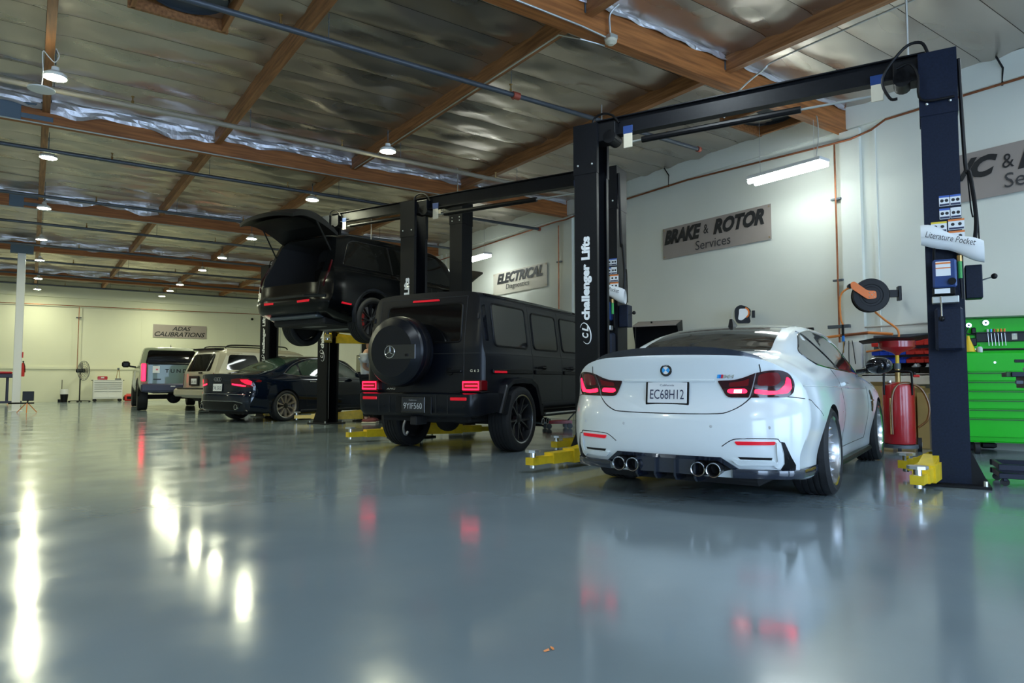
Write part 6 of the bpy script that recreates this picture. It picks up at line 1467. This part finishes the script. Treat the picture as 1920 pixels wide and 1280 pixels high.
for k in range(3): a = 2*PI*k/3+.5; ob('tripod_leg', MB().tube([(.03*math.cos(a), .03*math.sin(a), .26), (.26*math.cos(a), .26*math.sin(a), .01)], .012, 6), 'hose_orange', t)
ob('bar', MB().tube([(-.42, 0, .27), (.16, 0, .27)], .022, 8), 'black_satin', t); bx('panel', (.02, 0, .46), (.26, .03, .26), 'black_satin', t, .01); ob('stem', MB().tube([(0, 0, .25), (0.02, 0, .36)], .02, 8), 'black_satin', t)
t = thing('security_camera', 'small security camera high on the back wall', 'camera', (8.7, BY-.10, 3.85))
ob('dome', MB().sphere((0, 0, 0), .06, 12, 8), 'black_plastic', t); bx('mount', (0, .05, .05), (.08, .10, .04), 'white_plastic', t)
# floor jack glimpsed between the boxy SUV and the coupe
jp = at_z(1045, 803)
t = thing('floor_jack', 'red trolley jack on the floor beyond the boxy SUV', 'floor jack', (jp.x, jp.y, 0), R(-20))
bx('side_frame', (0, -.10, .12), (.50, .03, .06), 'drain_red', t); bx('side_frame', (0, .10, .12), (.50, .03, .06), 'drain_red', t); ob('saddle', MB().cyl((-.18, 0, .13), (-.18, 0, .18), .05, 14), 'steel_grey', t)
for x in (-.20, .20):
    for s in (-1, 1): ob('caster', MB().cyl((x, s*.14, .05), (x, s*.10, .05), .05, 14), 'steel_grey', t)
ob('handle', MB().tube([(.20, 0, .14), (.45, 0, .40)], .014, 8), 'steel_grey', t)
# dark wall cabinet and dark bench at the right wall seen past the raised SUV
t = thing('wall_cabinet', 'black cabinet on the far right wall behind the standing person', 'cabinet', (WX-.25, 23.0, 0))
bx('body', (0, 0, 1.25), (.45, .9, 1.1), 'black_satin', t, .01); bx('door', (-.235, .22, 1.25), (.02, .42, 1.04), 'black_gloss', t); bx('door', (-.235, -.22, 1.25), (.02, .42, 1.04), 'black_gloss', t)
for y in (-.38, .38): bx('leg', (0, y, .35), (.40, .05, .70), 'black_satin', t)
# ------------------------------------------------------------------ the person beyond the boxy SUV
pp = at_z(688, 793)
t = thing('person', 'person in white T-shirt and dark trousers standing behind the boxy SUV', 'person', (pp.x, pp.y, 0), R(-35))
# local: +x is the way the person faces
def skin(name, verts, edges, radii, m_, sub=2, parent=None, root=0):
    me = bpy.data.meshes.new(name); me.from_pydata(verts, edges, [])
    o = link(name, me, None, None); md = o.modifiers.new('s', 'SKIN'); md.use_smooth_shade = True
    for i, r in enumerate(radii):
        sv = me.skin_vertices[0].data[i]; sv.radius = r if hasattr(r, '__len__') else (r, r); sv.use_root = (i == root)
    ss = o.modifiers.new('d', 'SUBSURF'); ss.levels = sub; ss.render_levels = sub
    bpy.context.view_layer.update()
    m2 = bpy.data.meshes.new_from_object(o.evaluated_get(bpy.context.evaluated_depsgraph_get()))
    bpy.data.objects.remove(o); bpy.data.meshes.remove(me)
    m2.name = name; m2.materials.clear(); m2.materials.append(MATS[m_]); m2.polygons.foreach_set('use_smooth', [True]*len(m2.polygons))
    return link(name, m2, None, parent)
vs = [(0, 0, .98), (0, 0, 1.15), (0, 0, 1.34), (.0, 0, 1.46), (.015, 0, 1.53), (.03, 0, 1.60), (.03, 0, 1.70),
      (0, .10, .93), (.02, .11, .50), (-.01, .12, .09), (.16, .13, .04), (0, -.10, .93), (.03, -.11, .50), (.0, -.12, .09), (.17, -.13, .04),
      (0, .19, 1.42), (-.02, .24, 1.14), (.20, .19, 1.06), (.28, .16, 1.08), (0, -.19, 1.42), (-.02, -.24, 1.14), (.20, -.19, 1.06), (.28, -.16, 1.08)]
ed = [(0,1),(1,2),(2,3),(3,4),(4,5),(5,6),(0,7),(7,8),(8,9),(9,10),(0,11),(11,12),(12,13),(13,14),(3,15),(15,16),(16,17),(17,18),(3,19),(19,20),(20,21),(21,22)]
ra = [(.12,.15),(.10,.145),(.12,.17),(.09,.13),.05,(.085,.075),(.085,.075),.09,.062,.045,.035,.09,.062,.045,.035,.055,.045,.036,.028,.055,.045,.036,.028]
body = skin('body', vs, ed, ra, 'skin', 2, t)
# clothing
vs2 = [(0, 0, .90), (0, 0, 1.15), (0, 0, 1.34), (0, 0, 1.45), (0, .19, 1.41), (-.012, .225, 1.22), (0, -.19, 1.41), (-.012, -.225, 1.22)]
skin('t_shirt', vs2, [(0,1),(1,2),(2,3),(3,4),(4,5),(3,6),(6,7)], [(.165,.20),(.155,.19),(.165,.21),(.12,.15),.10,.09,.10,.09], 'shirt', 2, t)
vs3 = [(0, 0, 1.0), (0, .10, .90), (.02, .11, .50), (-.01, .12, .12), (0, -.10, .90), (.03, -.11, .50), (0, -.12, .12)]
skin('trousers', vs3, [(0,1),(1,2),(2,3),(0,4),(4,5),(5,6)], [(.14,.16),.11,.085,.075,.11,.085,.075], 'trousers', 2, t)
for s in (-1, 1):
    sh_ = ob('shoe', MB().sphere((.07, s*.125, .06), (.15, .055, .055), 16, 10), 'shoe_maroon', t); bx('sole', (.07, s*.125, .018), (.30, .11, .036), 'sole', sh_, .012)
    for k in range(4):      # fingers and thumb of each hand, curled
        y = s*(.14+.018*k); ob('finger', MB().tube([(.29, y, 1.08), (.34, y, 1.075), (.365, y, 1.05), (.355, y, 1.025)], [.010, .010, .009, .007], 7), 'skin', t)
    ob('thumb', MB().tube([(.26, s*.14, 1.09), (.30, s*.115, 1.10), (.33, s*.12, 1.095)], [.012, .011, .008], 7), 'skin', t)
hd = Vector((.03, 0, 1.655))
ob('hair', MB().grid(lambda u, v: (hd.x-.012+.098*math.cos(PI*(v*.5))*math.cos(2*PI*u), .088*math.cos(PI*v*.5)*math.sin(2*PI*u), hd.z+.02+.095*math.sin(PI*v*.5)), 20, 8), 'hair', t)
for s in (-1, 1):
    ob('eye', MB().sphere((hd.x+.080, s*.032, hd.z+.01), .011, 8, 6), 'white_plastic', t); ob('ear', MB().sphere((hd.x, s*.084, hd.z), (.022, .012, .03), 8, 6), 'skin', t)
ob('nose', MB().add([(hd.x+.085, -.014, hd.z-.03), (hd.x+.085, .014, hd.z-.03), (hd.x+.112, 0, hd.z-.025), (hd.x+.086, 0, hd.z+.015)], [(0,1,2),(0,2,3),(2,1,3),(1,0,3)]), 'skin', t)
ob('mouth', MB().tube([(hd.x+.082, -.025, hd.z-.055), (hd.x+.088, 0, hd.z-.055), (hd.x+.082, .025, hd.z-.055)], .005, 5), 'shoe_maroon', t)
